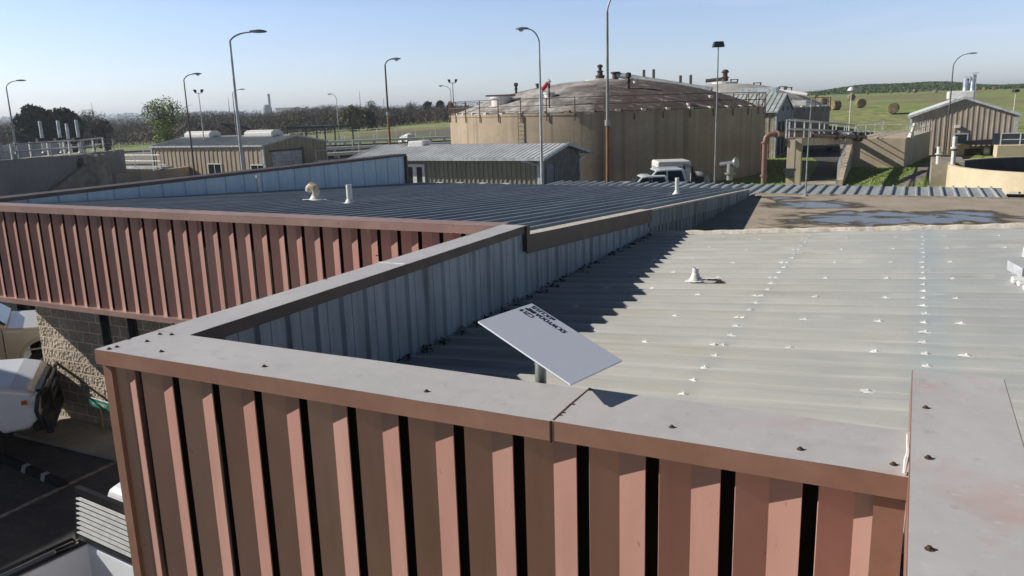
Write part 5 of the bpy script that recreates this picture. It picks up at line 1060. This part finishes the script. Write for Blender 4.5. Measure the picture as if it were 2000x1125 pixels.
# ================================================================ lamps
m_pole=mat('pole_grey',(.30,.31,.31),.5,.2,.1,2); m_polew=mat('pole_pale',(.55,.57,.58),.45,.1,.06,2); m_wood=mat('pole_rust_brown',(.30,.15,.06),.8,0,.2,1.5,(1,1,.15),(.18,.09,.045))
m_dkp=mat('pole_dark',(.10,.085,.075),.6,0,.1,2); m_lens=mat('lamp_lens',(.75,.78,.8),.2,0,.03,9)
def lamp(px,py,D,armpx,label,kind='cobra',m=None,r=.09,split=None,base=None,grp='street lamps around the works',drop=0,flat=False,lean=0,head=1.0):
    """px,py: top of the pole; armpx: pixel of the head tip; everything stands vertically on the ground at distance D"""
    r*=.68; top=at(px,py,D); b=V((top.x,top.y,0)); b.z=gh(b.x,b.y) if base is None else base; m=m or m_pole
    t=thing('street_lamp' if kind!='flood' else 'floodlight_mast',label,'street lamp' if kind!='flood' else 'floodlight',b,grp,world=True)
    lx=V((lean*(top.z-b.z),0,0)); tp=V((top.x,top.y,top.z)); bb=b-lx
    if split:
        zs=at(px,split,D).z; f=(zs-b.z)/(tp.z-b.z); md=bb.lerp(tp,f)
        MB().tube([bb,md],[r*1.25,r*1.1],12).build('lower_pole',m_wood,t,smooth=True); MB().tube([md-V((0,0,.15)),tp],[r,r*.7],12).build('pole',m,t,smooth=True)
        MB().tube([md+V((0,0,-.12)),md+V((0,0,.12))],r*1.7,12).build('band',m_grey,t,smooth=True)
    else: MB().tube([bb,bb.lerp(tp,.5),tp],[r*1.3,r,r*.62],10).build('pole',m,t,smooth=True)
    MB().lathe(bb,[(r*2.4,0),(r*2.4,.04),(r*1.4,.25)],10).build('base',m,t)
    if kind=='cobra':
        e=at(armpx[0],armpx[1],D); d=e-tp; h=V((d.x,d.y,0)); pts=[]
        for i in range(8):
            f=i/7.0; s=math.sin(f*PI/2); c=1-math.cos(f*PI/2); pts.append(tp+h*(.82*c*.6+.82*f*.4)+V((0,0,d.z*s)))
        ar=MB().tube(pts,[r*.55]*5+[r*.45]*3,8).build('arm',m,t,smooth=True)
        u=h.normalized(); n=V((-u.y,u.x,0)); q=pts[-1]; k=head
        hd=MB(); L_=.62*k; sec=[(-.05,.06,.05),(.1,.10,.07),(.30,.17,.09),(.52,.15,.07),(.66,.05,.03)]
        for s_,w,hh in sec:
            c_=q+u*(s_*k)+V((0,0,.02))
            hd.v+=[c_-n*w*k,c_-n*w*.6*k+V((0,0,hh*k)),c_+n*w*.6*k+V((0,0,hh*k)),c_+n*w*k,c_+n*w*.7*k-V((0,0,hh*.5*k)),c_-n*w*.7*k-V((0,0,hh*.5*k))]
        for i in range(4):
            for j in range(6): a=i*6+j; b2=i*6+(j+1)%6; hd.f.append((a,b2,b2+6,a+6))
        hd.f+=[tuple(range(6))[::-1],tuple(range(24,30))]
        ho=hd.build('lamp_head',m_grey,t,smooth=True); 
        if not flat: MB().lathe(q+u*.36*k-V((0,0,.13*k)),[(0,0),(.10*k,.03*k),(.13*k,.10*k)],12).build('lens',m_lens,ho,smooth=True)
    elif kind=='flood':
        ax=V((math.cos(YAW),math.sin(YAW),0))
        MB().bar(tp-ax*.34,tp+ax*.34,.05,.05).build('crossarm',m,t)
        for s in (-1,1):
            c_=tp+ax*.30*s+V((0,0,.05)); n=V((-ax.y,ax.x,0))
            MB().prism([c_-ax*.09-n*.1,c_+ax*.09-n*.1,c_+ax*.20*(1 if s>0 else .4)-n*.1+V((0,0,.30)),c_-ax*.20*(1 if s<0 else .4)-n*.1+V((0,0,.30))],n*.2).build('flood_head',m_blk,t,bevel=.03)
    elif kind=='box':
        ax=V((math.cos(YAW),math.sin(YAW),0)); n=V((-ax.y,ax.x,0))
        MB().prism([tp-ax*.30-n*.2,tp+ax*.30-n*.2,tp+ax*.22-n*.2+V((0,0,.28)),tp-ax*.22-n*.2+V((0,0,.28))],n*.4).build('lamp_head',m_blk,t,bevel=.02)
    elif kind=='white':
        MB().lathe(tp+V((0,0,-.05)),[(.12,0),(.34,.1),(.30,.22),(.14,.4),(0,.42)],14).build('lamp_head',m_white,t,smooth=True)
        MB().box((tp.x+.2,tp.y-.2,tp.z-.15),(tp.x+.75,tp.y+.15,tp.z+.2),rz=.2).build('junction_box',m_grey,t,bevel=.02)
    return t
lamp(449,80,37,(499,63),'tall grey street lamp with a flat black head in front of the long beige shed',m=m_polew,r=.10,flat=True)
lamp(1053,80,40,(1026,57),'tall pale street lamp before the olive shed, glass head pointing left',m=m_polew,r=.10,head=.9)
lamp(1186,22,34,(1204,-8),'tallest lamp pole, grey above and rusty brown below, before the big tank',split=240,m=m_pole,r=.10)
lamp(1403,92,45,None,'thin pole with one square black light, before the big tank',kind='box',m=m_pole,r=.07)
lamp(752,127,58,(767,116),'dark brown street lamp with a glass head, between the two sheds',m=m_dkp,r=.11,split=222)
lamp(359,156,70,(381,145),'dark street lamp right of the bright green leafy tree',m=m_dkp,r=.10)
lamp(388,182,85,None,'mast with two black floodlights right of the green leafy tree',kind='flood',m=m_polew,r=.08,grp='floodlight masts')
lamp(884,162,82,None,'mast with two black floodlights behind the left end of the big tank',kind='flood',m=m_dkp,r=.08,grp='floodlight masts')
lamp(880,176,118,(862,168),'small distant street lamp beside the floodlight mast left of the tank',m=m_pole,r=.10)
lamp(657,193,130,(646,184),'small thin street lamp above the white filter troughs',m=m_polew,r=.11)
lamp(12,170,80,(38,158),'street lamp at the far left in front of the dark trees',base=ZL,m=m_pole,r=.10,flat=True)
lamp(454,182,106,(471,175),'distant street lamp mostly hidden behind the tall grey lamp',m=m_pole,r=.10,flat=True)
lamp(1862,128,75,(1896,105),'thin brown street lamp in front of the tan building and the hill',m=m_dkp,r=.09,flat=True)
lamp(1663,178,76,None,'white pole lamp standing on the concrete basin below the hay field',kind='white',m=m_white,r=.09)
lamp(1984,180,96,None,'short white pole light right of the tan building roof',kind='box',m=m_white,r=.09)
# windsock on its pole at the tank rim
p=at(1056,262,48); 
top=at(1059,176,50.5); t=thing('windsock','red windsock with a white tip beside the pale lamp pole, over the big tank','windsock',V((top.x,top.y,5.15)),world=True)
MB().tube([(top.x,top.y,5.0),(top.x,top.y,top.z+.1)],.03,6).build('pole',m_pole,t)
ax=V((math.cos(YAW),math.sin(YAW),0))
MB().tube([top,top+ax*.15+V((0,0,.18)),top+ax*.33+V((0,0,.42))],[.12,.13,.12],10).build('sock',mat('red_cloth',(.62,.03,.04),.8,0,.1,6),t,smooth=True)
MB().tube([top+ax*.33+V((0,0,.42)),top+ax*.46+V((0,0,.5)),top+ax*.52+V((0,0,.45))],[.12,.11,.08],10).build('sock_tip',m_white,t,smooth=True)
# hand-valve post left of the tall pole
p=onz(1160,352,0); t=thing('valve_post','small hydrant-like standpipe with a horizontal arm at the foot of the big tank','standpipe',p,world=True)
h=at(1158,328,p.xy.length).z
MB().tube([(p.x,p.y,0),(p.x,p.y,h)],[.16,.10],10).bar((p.x+.15,p.y,h-.05),(p.x-.95,p.y,h-.1),.08,.08).build('standpipe',m_cast,t)
for a in range(3): MB().bar((p.x,p.y,.9),(p.x+.45*math.cos(a*2.1),p.y+.45*math.sin(a*2.1),0),.05,.05).build('brace',m_cast,t)
# ================================================================ trucks at the tank
tA=pickup('white pickup, lowest and leftmost vehicle at the foot of the big tank',m_wpaint,bed=True); q=onz(1262,343,1.9); place(tA,q.x+.3,q.y,207)
tB=pickup('white crew truck with black equipment frame, in front of the white box trailer',m_wpaint,bed=False,name='service_truck',cat='truck'); q=onz(1294,328,2.25); place(tB,q.x+.2,q.y+.1,207); tB.scale=(1.13,1.13,1.15)
eq=MB(); eq.box((-1.7,-.95,.75),(-.9,.95,1.15)); eq.bar((-1.0,-.85,.9),(-1.0,-.85,2.0),.09,.09); eq.bar((-1.0,.85,.9),(-1.0,.85,2.0),.09,.09); eq.bar((-1.0,-.85,2.0),(-1.0,.85,2.0),.09,.09); eq.bar((-1.7,-.6,1.1),(-1.1,.3,1.9),.12,.12); eq.box((-1.7,-.7,1.1),(-1.3,.2,1.5)); eq.build('equipment_frame',m_blk,tB)
q=onz(1289,317,2.4); t=thing('box_trailer','white boxy trailer with rounded top edges parked behind the white trucks','trailer',(q.x,q.y+2.2,0)); t.rotation_euler=(0,0,R(27))
MB().box((-.95,-1.0,.45),(.95,.9,2.38)).build('body',m_white,t,bevel=.10,seg=3); MB().box((-.97,-1.02,2.0),(.97,.92,2.05)).build('trim_strip',m_grey,t)
for s in (-.8,.8): MB().tube([(s-.12,.0,.36),(s+.12,.0,.36)],.36,16).build('wheel',m_tyre,t)
MB().box((-1.1,-1.3,.35),(1.1,-1.0,.5)).build('step',m_blk,t)
p=onz(1590,320,0)
tC=pickup('white truck seen small through the concrete portal on the shaded lane',m_wpaint); q=gnd(at(1648,300,96)); place(tC,q.x,q.y,250)
# ================================================================ hay bales
m_hay=mat('hay',(.27,.215,.115),.95,0,.35,2.5,(1,1,1),(.15,.125,.07),bump=.05,bscale=6,coord='O')
def bale(label):
    t=thing('hay_bale',label,'hay bale',(0,0,0),'round hay bales on the hay field')
    mb=MB(); n=28; rnd=random.Random(1); prof=[(0,-.62),(.35,-.64),(.70,-.62),(.78,-.55),(.80,-.3),(.79,0),(.80,.3),(.78,.55),(.70,.62),(.35,.64),(0,.62)]
    for r,y in prof:
        for j in range(n): a=2*PI*j/n; k=1+rnd.uniform(-.012,.012); mb.v.append(V((r*k*math.cos(a),y,.76+r*k*math.sin(a)*.96)))
    for i in range(len(prof)-1):
        for j in range(n): a=i*n+j; b=i*n+(j+1)%n; mb.f.append((a,b,b+n,a+n))
    mb.build('bale',m_hay,t,smooth=True)
    mb=MB()
    for y in (-.4,0,.4): mb.lathe((0,0,0),[(.815,-.02),(.815,.02)],24)
    return t
hay=None
def ground_hit(px,py):
    d=ray(px,py); t_=90
    for i in range(4000):
        p=CAM+d*t_
        if p.z<gh(p.x,p.y): return p
        t_*=1.003
        if t_>2000: break
    return None
BL=[(1745,204,.0,19,'largest hay bale, alone in the middle of the grass right of the white pole lamp'),(1681,201,.3,17,'large hay bale just right of the white pole lamp'),(1662,199,.5,12,'hay bale half hidden behind the white pole lamp'),(1632,199,-.9,18,'long-looking hay bale at the right end of the grey tank'),
(1607,200,-.9,15,'dark hay bale beside the grey tank railing'),(1594,191,.2,9,'small bale just above the grey tank railing'),(1741,181,.2,7,'small bale on the slope, left of the pair'),(1775,180,.1,7.5,'left bale of the small pair on the slope'),(1787,180,.6,7.5,'right bale of the small pair on the slope'),
(1827,177,-.4,8,'small bale on the slope left of the thin brown lamp'),(1845,178,.2,6,'faint small bale on the slope beside the thin brown lamp'),(1885,178,.4,6,'small bale left of the silver stacks'),(1908,181,.2,7,'small bale right of the silver stacks'),(1922,176,-.5,7,'small bale on the skyline right of the stacks'),(1942,175,.1,7,'rightmost small bale on the skyline'),(1695,184,.2,7,'pale small bale above the large bales')]
for i,(px,pb,rz,sz,lb) in enumerate(BL):
    D=1.52*F/sz; p=gnd(at(px,pb,D)); 
    if hay is None: hay=bale(lb); hay.location=p; hay.rotation_euler=(0,0,rz)
    else: dup(hay,p,rz,lb,s=(.78 if sz<=10 else .95))
# ================================================================ chain link fence posts
def fence(label,pts,sp,h=2.1,m=m_gal):
    t=thing('chain_link_fence',label,'fence',gnd(pts[0]),world=True); P=[]
    for a,b in zip(pts,pts[1:]):
        L_=math.hypot(b[0]-a[0],b[1]-a[1]); k=max(1,int(L_/sp))
        for i in range(k+(1 if (b is pts[-1]) else 0)): P.append(gnd((a[0]+(b[0]-a[0])*i/k,a[1]+(b[1]-a[1])*i/k)))
    for p in P[:100]: MB().bar(p,p+V((0,0,h)),.08,.08).build('post',m,t)
    MB().tube([p+V((0,0,h-.05)) for p in P],.03,5).build('top_rail',m,t)
    return t
pts=[at(px,266,D) for px,D in ((-120,150),(320,150),(560,147),(700,140),(890,132))]
fence('long chain link fence in front of the bare woods, left of the big tank',pts,3.4)
pts=[at(px,255,D) for px,D in ((1545,98),(1700,98),(1800,99),(2100,100))]
fence('chain link fence along the foot of the grassy hay slope at right',pts,3.2)
# ================================================================ vegetation
def leaf_mat(name,c1,c2,sc=.5):
    M=mat(name,c1,.85,0,.25,sc,(1,1,1),c2,.4,.6); return M
m_bare=leaf_mat('bare_twigs',(.14,.11,.09),(.075,.062,.052),.12); m_bare2=leaf_mat('bare_twigs_green',(.10,.10,.045),(.06,.06,.035),.1)
over(m_bare,(.12,.13,.055),nmask(.05,.55,.66,(1,1,.4)),.6)
m_ever=leaf_mat('dark_evergreen_leaves',(.035,.06,.018),(.018,.03,.012)); m_spring=leaf_mat('spring_leaves',(.26,.34,.05),(.15,.21,.04),.8); m_yel=leaf_mat('yellow_green_leaves',(.20,.19,.06),(.12,.12,.045),.5)
m_bark=mat('bark',(.085,.07,.055),.9,0,.2,3)
def twig(mb,p,s,rnd,up=.7,w=.16):
    d=V((rnd.gauss(0,1),rnd.gauss(0,1),rnd.gauss(up,.7))).normalized()*s; n=d.cross(V((rnd.gauss(0,1),rnd.gauss(0,1),rnd.gauss(0,1)))).normalized()*s*w
    mb.v+=[p-d-n*.6,p-d+n*.6,p+d]; k=len(mb.v); mb.f.append((k-3,k-2,k-1))
def leafq(mb,p,s,rnd):
    a=V((rnd.gauss(0,1),rnd.gauss(0,1),rnd.gauss(0,1))).normalized()*s; b=a.cross(V((rnd.gauss(0,1),rnd.gauss(0,1),rnd.gauss(0,1)))).normalized()*s*.7
    mb.v+=[p-a,p-b*.8,p+a,p+b*.8]; k=len(mb.v); mb.f.append((k-4,k-3,k-2,k-1))
# the wood along the river: one mass nobody could count
rnd=random.Random(11); mb=MB(); mt=MB()
def top_px(px): return interp(px,[(-120,236),(0,240),(60,236),(180,236),(215,238),(300,233),(370,222),(400,216),(470,219),(540,219),(600,207),(640,205),(700,206),(760,209),(800,207),(860,207),(930,208)])
for i in range(1050):
    px=rnd.uniform(-140,960); row=rnd.random(); D=rnd.uniform(195,300); 
    if px<300 and rnd.random()<.35: continue
    g0=gnd(at(px,250,D)); top=at(px,top_px(px)+rnd.uniform(-2,16)*(.5+.5*row),D).z; h=max(2.5,top-g0.z); wd=rnd.uniform(1.8,3.6)
    n=int(70+h*8)
    for k_ in range(n):
        f=rnd.random()**.75; z=h*f; ww=wd*math.sqrt(max(.05,1-(abs(f-.5)/.56)**2)); a=rnd.random()*2*PI; q=ww*math.sqrt(rnd.random())
        twig(mb,g0+V((q*math.cos(a),q*math.sin(a),z)),rnd.uniform(.35,.95)*(1.0 if f<.85 else .8),rnd,.8,.13 if f>.7 else .22)
    if i%3==0:
        mt.tube([g0,g0+V((rnd.uniform(-.5,.5),rnd.uniform(-.5,.5),h*.5)),g0+V((rnd.uniform(-1,1),rnd.uniform(-1,1),h*.97))],[.14,.09,.02],4,cap=False)
o=mb.build('woodland',m_bare,fix=False); tag(o,'long belt of bare brown winter woods behind the fence','woodland',kind='stuff')
o2=mt.build('stems',m_bark,fix=False); o2.parent=o; tag(o2,kind='stuff')
def tree(label,px,base_py,top_py,D,wpx,leafm,n,name='tree',seed=1,kind='leaf',ls=.35,low=.25,limbs=9,dens=1.0,lean=0,clump=22,group=None):
    g0=gnd(at(px,base_py,D)); H=at(px,top_py,D).z-g0.z; Wd=wpx/F*D/2; rnd=random.Random(seed)
    t=thing(name,label,'tree',g0,group,world=True); mb=MB()
    mb.tube([g0,g0+V((lean*.3,0,H*.3)),g0+V((lean,0,H*.6)),g0+V((lean,0,H*.85))],[.035*H,.026*H,.014*H,.004*H],8)
    tips=[]
    for i in range(limbs):
        f=rnd.uniform(low,.7); a=rnd.random()*2*PI; s=g0+V((lean*f,0,H*f)); e=s+V((math.cos(a)*Wd*rnd.uniform(.5,.95),math.sin(a)*Wd*rnd.uniform(.5,.95),H*rnd.uniform(.08,.34)))
        if kind=='leaf': e.z=min(e.z,g0.z+H*(.86-.3*rnd.random()))
        if e.z>g0.z+H*.97: e.z=g0.z+H*.95
        m_=(s+e)/2+V((0,0,-.04*H)); mb.tube([s,m_,e],[.012*H,.008*H,.002*H],5,cap=False); tips.append(e)
        for j in range(5 if kind!='leaf' else 3):
            q=s.lerp(e,rnd.uniform(.3,1)); e2=q+V((rnd.uniform(-.4,.4)*Wd,rnd.uniform(-.4,.4)*Wd,rnd.uniform(.06,.22)*H)); e2.z=min(e2.z,g0.z+H*(.88 if kind=='leaf' else 1.05)); mb.tube([q,e2],[.005*H,.001*H],4,cap=False); tips.append(e2)
    mb.build('trunk',m_bark,t,smooth=True)
    mb=MB(); cl=[]
    for i in range(clump):
        f=rnd.uniform(low,1.0); rr_=Wd*math.sqrt(max(.08,1-((f-(low+1)/2)/((1-low)/2*1.08))**2)); a=rnd.random()*2*PI; q=rr_*rnd.uniform(.3,.9)
        cl.append((g0+V((lean*f+q*math.cos(a),q*math.sin(a),H*(f*.93))),rnd.uniform(.16,.34)*Wd))
    cl+=[(p,.18*Wd) for p in tips]
    for i in range(n):
        c_,r_=cl[rnd.randrange(len(cl))]; d=V((rnd.gauss(0,1),rnd.gauss(0,1),rnd.gauss(0,.8))); d=d.normalized()*r_*rnd.random()**.45*1.2; p=c_+d
        if p.z<g0.z+.2 or p.z>g0.z+H*((1.0 if kind!='bare' else 1.05)-.38*min(1.3,math.hypot(p.x-g0.x-lean*.8,p.y-g0.y)/Wd)**2-rnd.random()*.07): continue
        (twig if kind=='bare' else leafq)(mb,p,ls*rnd.uniform(.6,1.3),rnd)
    mb.build('crown',leafm,t,fix=False); return t
tree('large dark evergreen clump, left half, behind the street lamp at far left',72,268,201,165,72,m_ever,9000,'evergreen_tree',2,ls=.34,low=.06,clump=55)
tree('large dark evergreen clump, right half, wider and lower',122,268,206,168,76,m_ever,8000,'evergreen_tree',3,ls=.34,low=.05,clump=50)
tree('bare tree with an upright dark stem, right of the evergreens',182,268,213,170,60,m_bare,1500,'bare_tree',4,'bare',ls=.5,low=.3,limbs=16)
tree('rust-tinged bushy small tree between the bare tree and the green tree',205,268,228,165,32,leaf_mat('olive_leaves',(.10,.09,.03),(.05,.05,.02)),1600,'small_tree',5,ls=.3,low=.1)
# bright leafy tree: vine-clad trunk and open crown
g=tree('bright green leafy tree with a vine-clad trunk and an open crown',324,272,183,140,98,m_spring,2000,'leafy_tree',7,ls=.17,low=.50,limbs=22,clump=34,lean=.3)
g0=V(g['_w']); H=at(322,184,140).z-g0.z; mb=MB(); rnd=random.Random(4)
for i in range(2600):
    f=rnd.uniform(0,.62); leafq(mb,g0+V((rnd.gauss(-.2,.62*(1.1-f*.6)),rnd.gauss(0,.6),H*f)),rnd.uniform(.12,.28),rnd)
mb.build('vine',m_spring,g,fix=False)
tree('yellow-green tree standing out of the bare woods, behind the thin street lamp',690,262,203,185,42,m_yel,3000,'budding_tree',9,ls=.34,low=.1)
tree('olive budding tree in the woods just right of the yellow-green one',718,262,212,188,40,m_bare2,2000,'budding_tree',10,ls=.34,low=.1)
for i,(px,w,lb) in enumerate(((838,24,'dark rounded tree on the skyline, leftmost of three by the tank'),(862,22,'dark rounded tree on the skyline, middle of three by the tank'),(882,18,'dark rounded tree on the skyline nearest the tank'))):
    tree(lb,px,250,196-(1 if i==1 else 0),260,w,m_ever,1200,'skyline_tree',20+i,ls=.42,low=.45,group='dark trees on the skyline')
tree('thin bare tree on the skyline left of the dark rounded trees',727,250,195,255,26,m_bare,500,'bare_tree',31,'bare',ls=.6,low=.4,limbs=12)
tree('thin bare tree on the skyline, second left of the dark rounded trees',806,250,197,255,30,m_bare,500,'bare_tree',33,'bare',ls=.6,low=.4,limbs=12)
# scrub on the dark hill
rnd=random.Random(21); mb=MB()
for i in range(8000):
    px=rnd.uniform(1480,2060); D=rnd.uniform(352,620); g0=gnd(at(px,180,D)); 
    if g0.z<7.4: continue
    s=rnd.uniform(.35,.8)
    for k_ in range(4): leafq(mb,g0+V((rnd.gauss(0,s),rnd.gauss(0,s),rnd.uniform(0,s*.7))),rnd.uniform(.25,.6),rnd)
tag(mb.build('hill_scrub',leaf_mat('scrub_leaves',(.085,.13,.045),(.055,.085,.03),.1),fix=False),'dark green scrub covering the top of the distant hill','scrub',kind='stuff')
# grass tufts on the near lawns and the bank
rnd=random.Random(30); mb=MB()
for i in range(9000):
    px=rnd.uniform(1400,1990); py=rnd.uniform(302,362); p=onz(px,py,0)
    if p.length>100: continue
    s=rnd.uniform(.03,.09); a=rnd.random()*PI; d=V((math.cos(a),math.sin(a),0))*s*.5
    inl=(px>1660+(0)) and py>312
    if (px>1560 and px<1655) or px>1812: continue
    if 1745-(362-py)*-1.35<px<1790+(362-py)*1.3 and px>1735: continue
    mb.v+=[p-d+V((0,0,.01)),p+d+V((0,0,.01)),p+V((rnd.gauss(0,.03),rnd.gauss(0,.03),s*1.6))]; k=len(mb.v); mb.f.append((k-3,k-2,k-1))
tag(mb.build('grass_tufts',m_grass if False else leaf_mat('tuft_green',(.26,.35,.08),(.17,.24,.05),1),fix=False),'short green grass tufts on the lawns beyond the roof','grass',kind='stuff')
# far things: silo, stack, masts, far woods and ridge
m_far=mat('far_concrete',(.42,.44,.46),.8,0,.04,.1)
D=900
p=at(522,222,D); p=gnd(p); t=thing('silo','pale grey silo far away over the bare woods','silo',p,world=True); h=at(522,205,D).z-p.z
MB().lathe(p,[(5.2,0),(5.2,h-3),(3.5,h),(0,h+.6)],20).build('silo_body',m_far,t,smooth=True,ang=30); MB().box((p.x-7,p.y-2,p.z),(p.x-4,p.y+3,p.z+h*.55)).build('lift_tower',m_far,t)
p=gnd(at(528,222,D)); t=thing('chimney_stack','tall thin chimney stack beside the distant silo','chimney',p,world=True); h=at(526,184,D).z-p.z; MB().lathe(p,[(1.6,0),(1.2,h),(0,h)],12).build('shaft',m_far,t); MB().lathe(p,[(1.4,h-2.5),(1.4,h+.3),(0,h+.3)],12).build('cap',m_grey,t)
p=gnd(at(556,222,D)); t=thing('far_building','low pale building on the horizon right of the distant silo','building',p,world=True); h=at(556,212,D).z-p.z; MB().box((p.x-12,p.y,p.z-2),(p.x+14,p.y+8,p.z+h)).build('wall',m_far,t); MB().box((p.x-12.5,p.y-.5,p.z+h),(p.x+14.5,p.y+8.5,p.z+h+1)).build('roof',m_grey,t)
for px,py,lb in ((705,178,'lattice radio mast standing over the woods right of the thin lamp'),(449,190,'slim radio mast close to the tall grey lamp'),(751,192,'radio mast hidden close to the dark brown lamp'),(182,201,'slim radio mast above the bare tree at left')):
    p=gnd(at(px,225,420)); h=at(px,py,420).z-p.z; t=thing('radio_mast',lb,'mast',p,'radio masts on the horizon',world=True)
    MB().tube([p,p+V((0,0,h))],[.30,.10],5).build('mast',m_grey,t)
p=gnd(at(793,246,128)); t=thing('tarp_pile','small grey and white heap at the top of the grassy bank left of the tank','heap',p,world=True)
mb=MB(); rr2=random.Random(2)
for i in range(3): mb.lathe(p+V((i*.5-.5,0,-.1)),[(1.0,0),(.95,.6),(.7,1.1+.2*i),(.25,1.4+.15*i),(0,1.45+.15*i)],9)
mb.build('heap',m_white,t,smooth=True)
rnd=random.Random(41); mb=MB()
for i in range(2600):
    px=rnd.uniform(-200,1150); D=rnd.choice((650,950,1500,2300))*rnd.uniform(.85,1.15); g0=gnd(at(px,230,D)); s=D*.0042
    h=rnd.uniform(3,7)*(D/900)**.55
    if D>1900: h+=8
    for k_ in range(14): leafq(mb,g0+V((rnd.gauss(0,s),rnd.gauss(0,s),rnd.uniform(0,h))),rnd.uniform(.18,.42)*s,rnd)
tag(mb.build('far_woods',leaf_mat('far_leaves',(.075,.08,.045),(.05,.055,.035),.01),fix=False),'hazy lines of distant woods along the horizon','woodland',kind='stuff')
HAZE=MB().box((-9900,-9900,-3),(9900,9900,42)).build('haze',None or bpy.data.materials.new('haze'))
HM=HAZE.data.materials[0]; HM.use_nodes=True; hn=HM.node_tree.nodes; hn.remove(hn['Principled BSDF']); pv=hn.new('ShaderNodeVolumePrincipled'); pv.inputs['Density'].default_value=.0003; pv.inputs['Color'].default_value=(.76,.86,1.0,1); pv.inputs['Anisotropy'].default_value=.3
HM.node_tree.links.new(pv.outputs[0],hn['Material Output'].inputs['Volume']); HAZE['kind']='stuff'
# ================================================================ cleanup of helper properties
for o in bpy.data.objects:
    for k_ in ('_w','c'):
        if k_ in o: del o[k_]
for M in bpy.data.materials:
    if 'c' in M: del M['c']
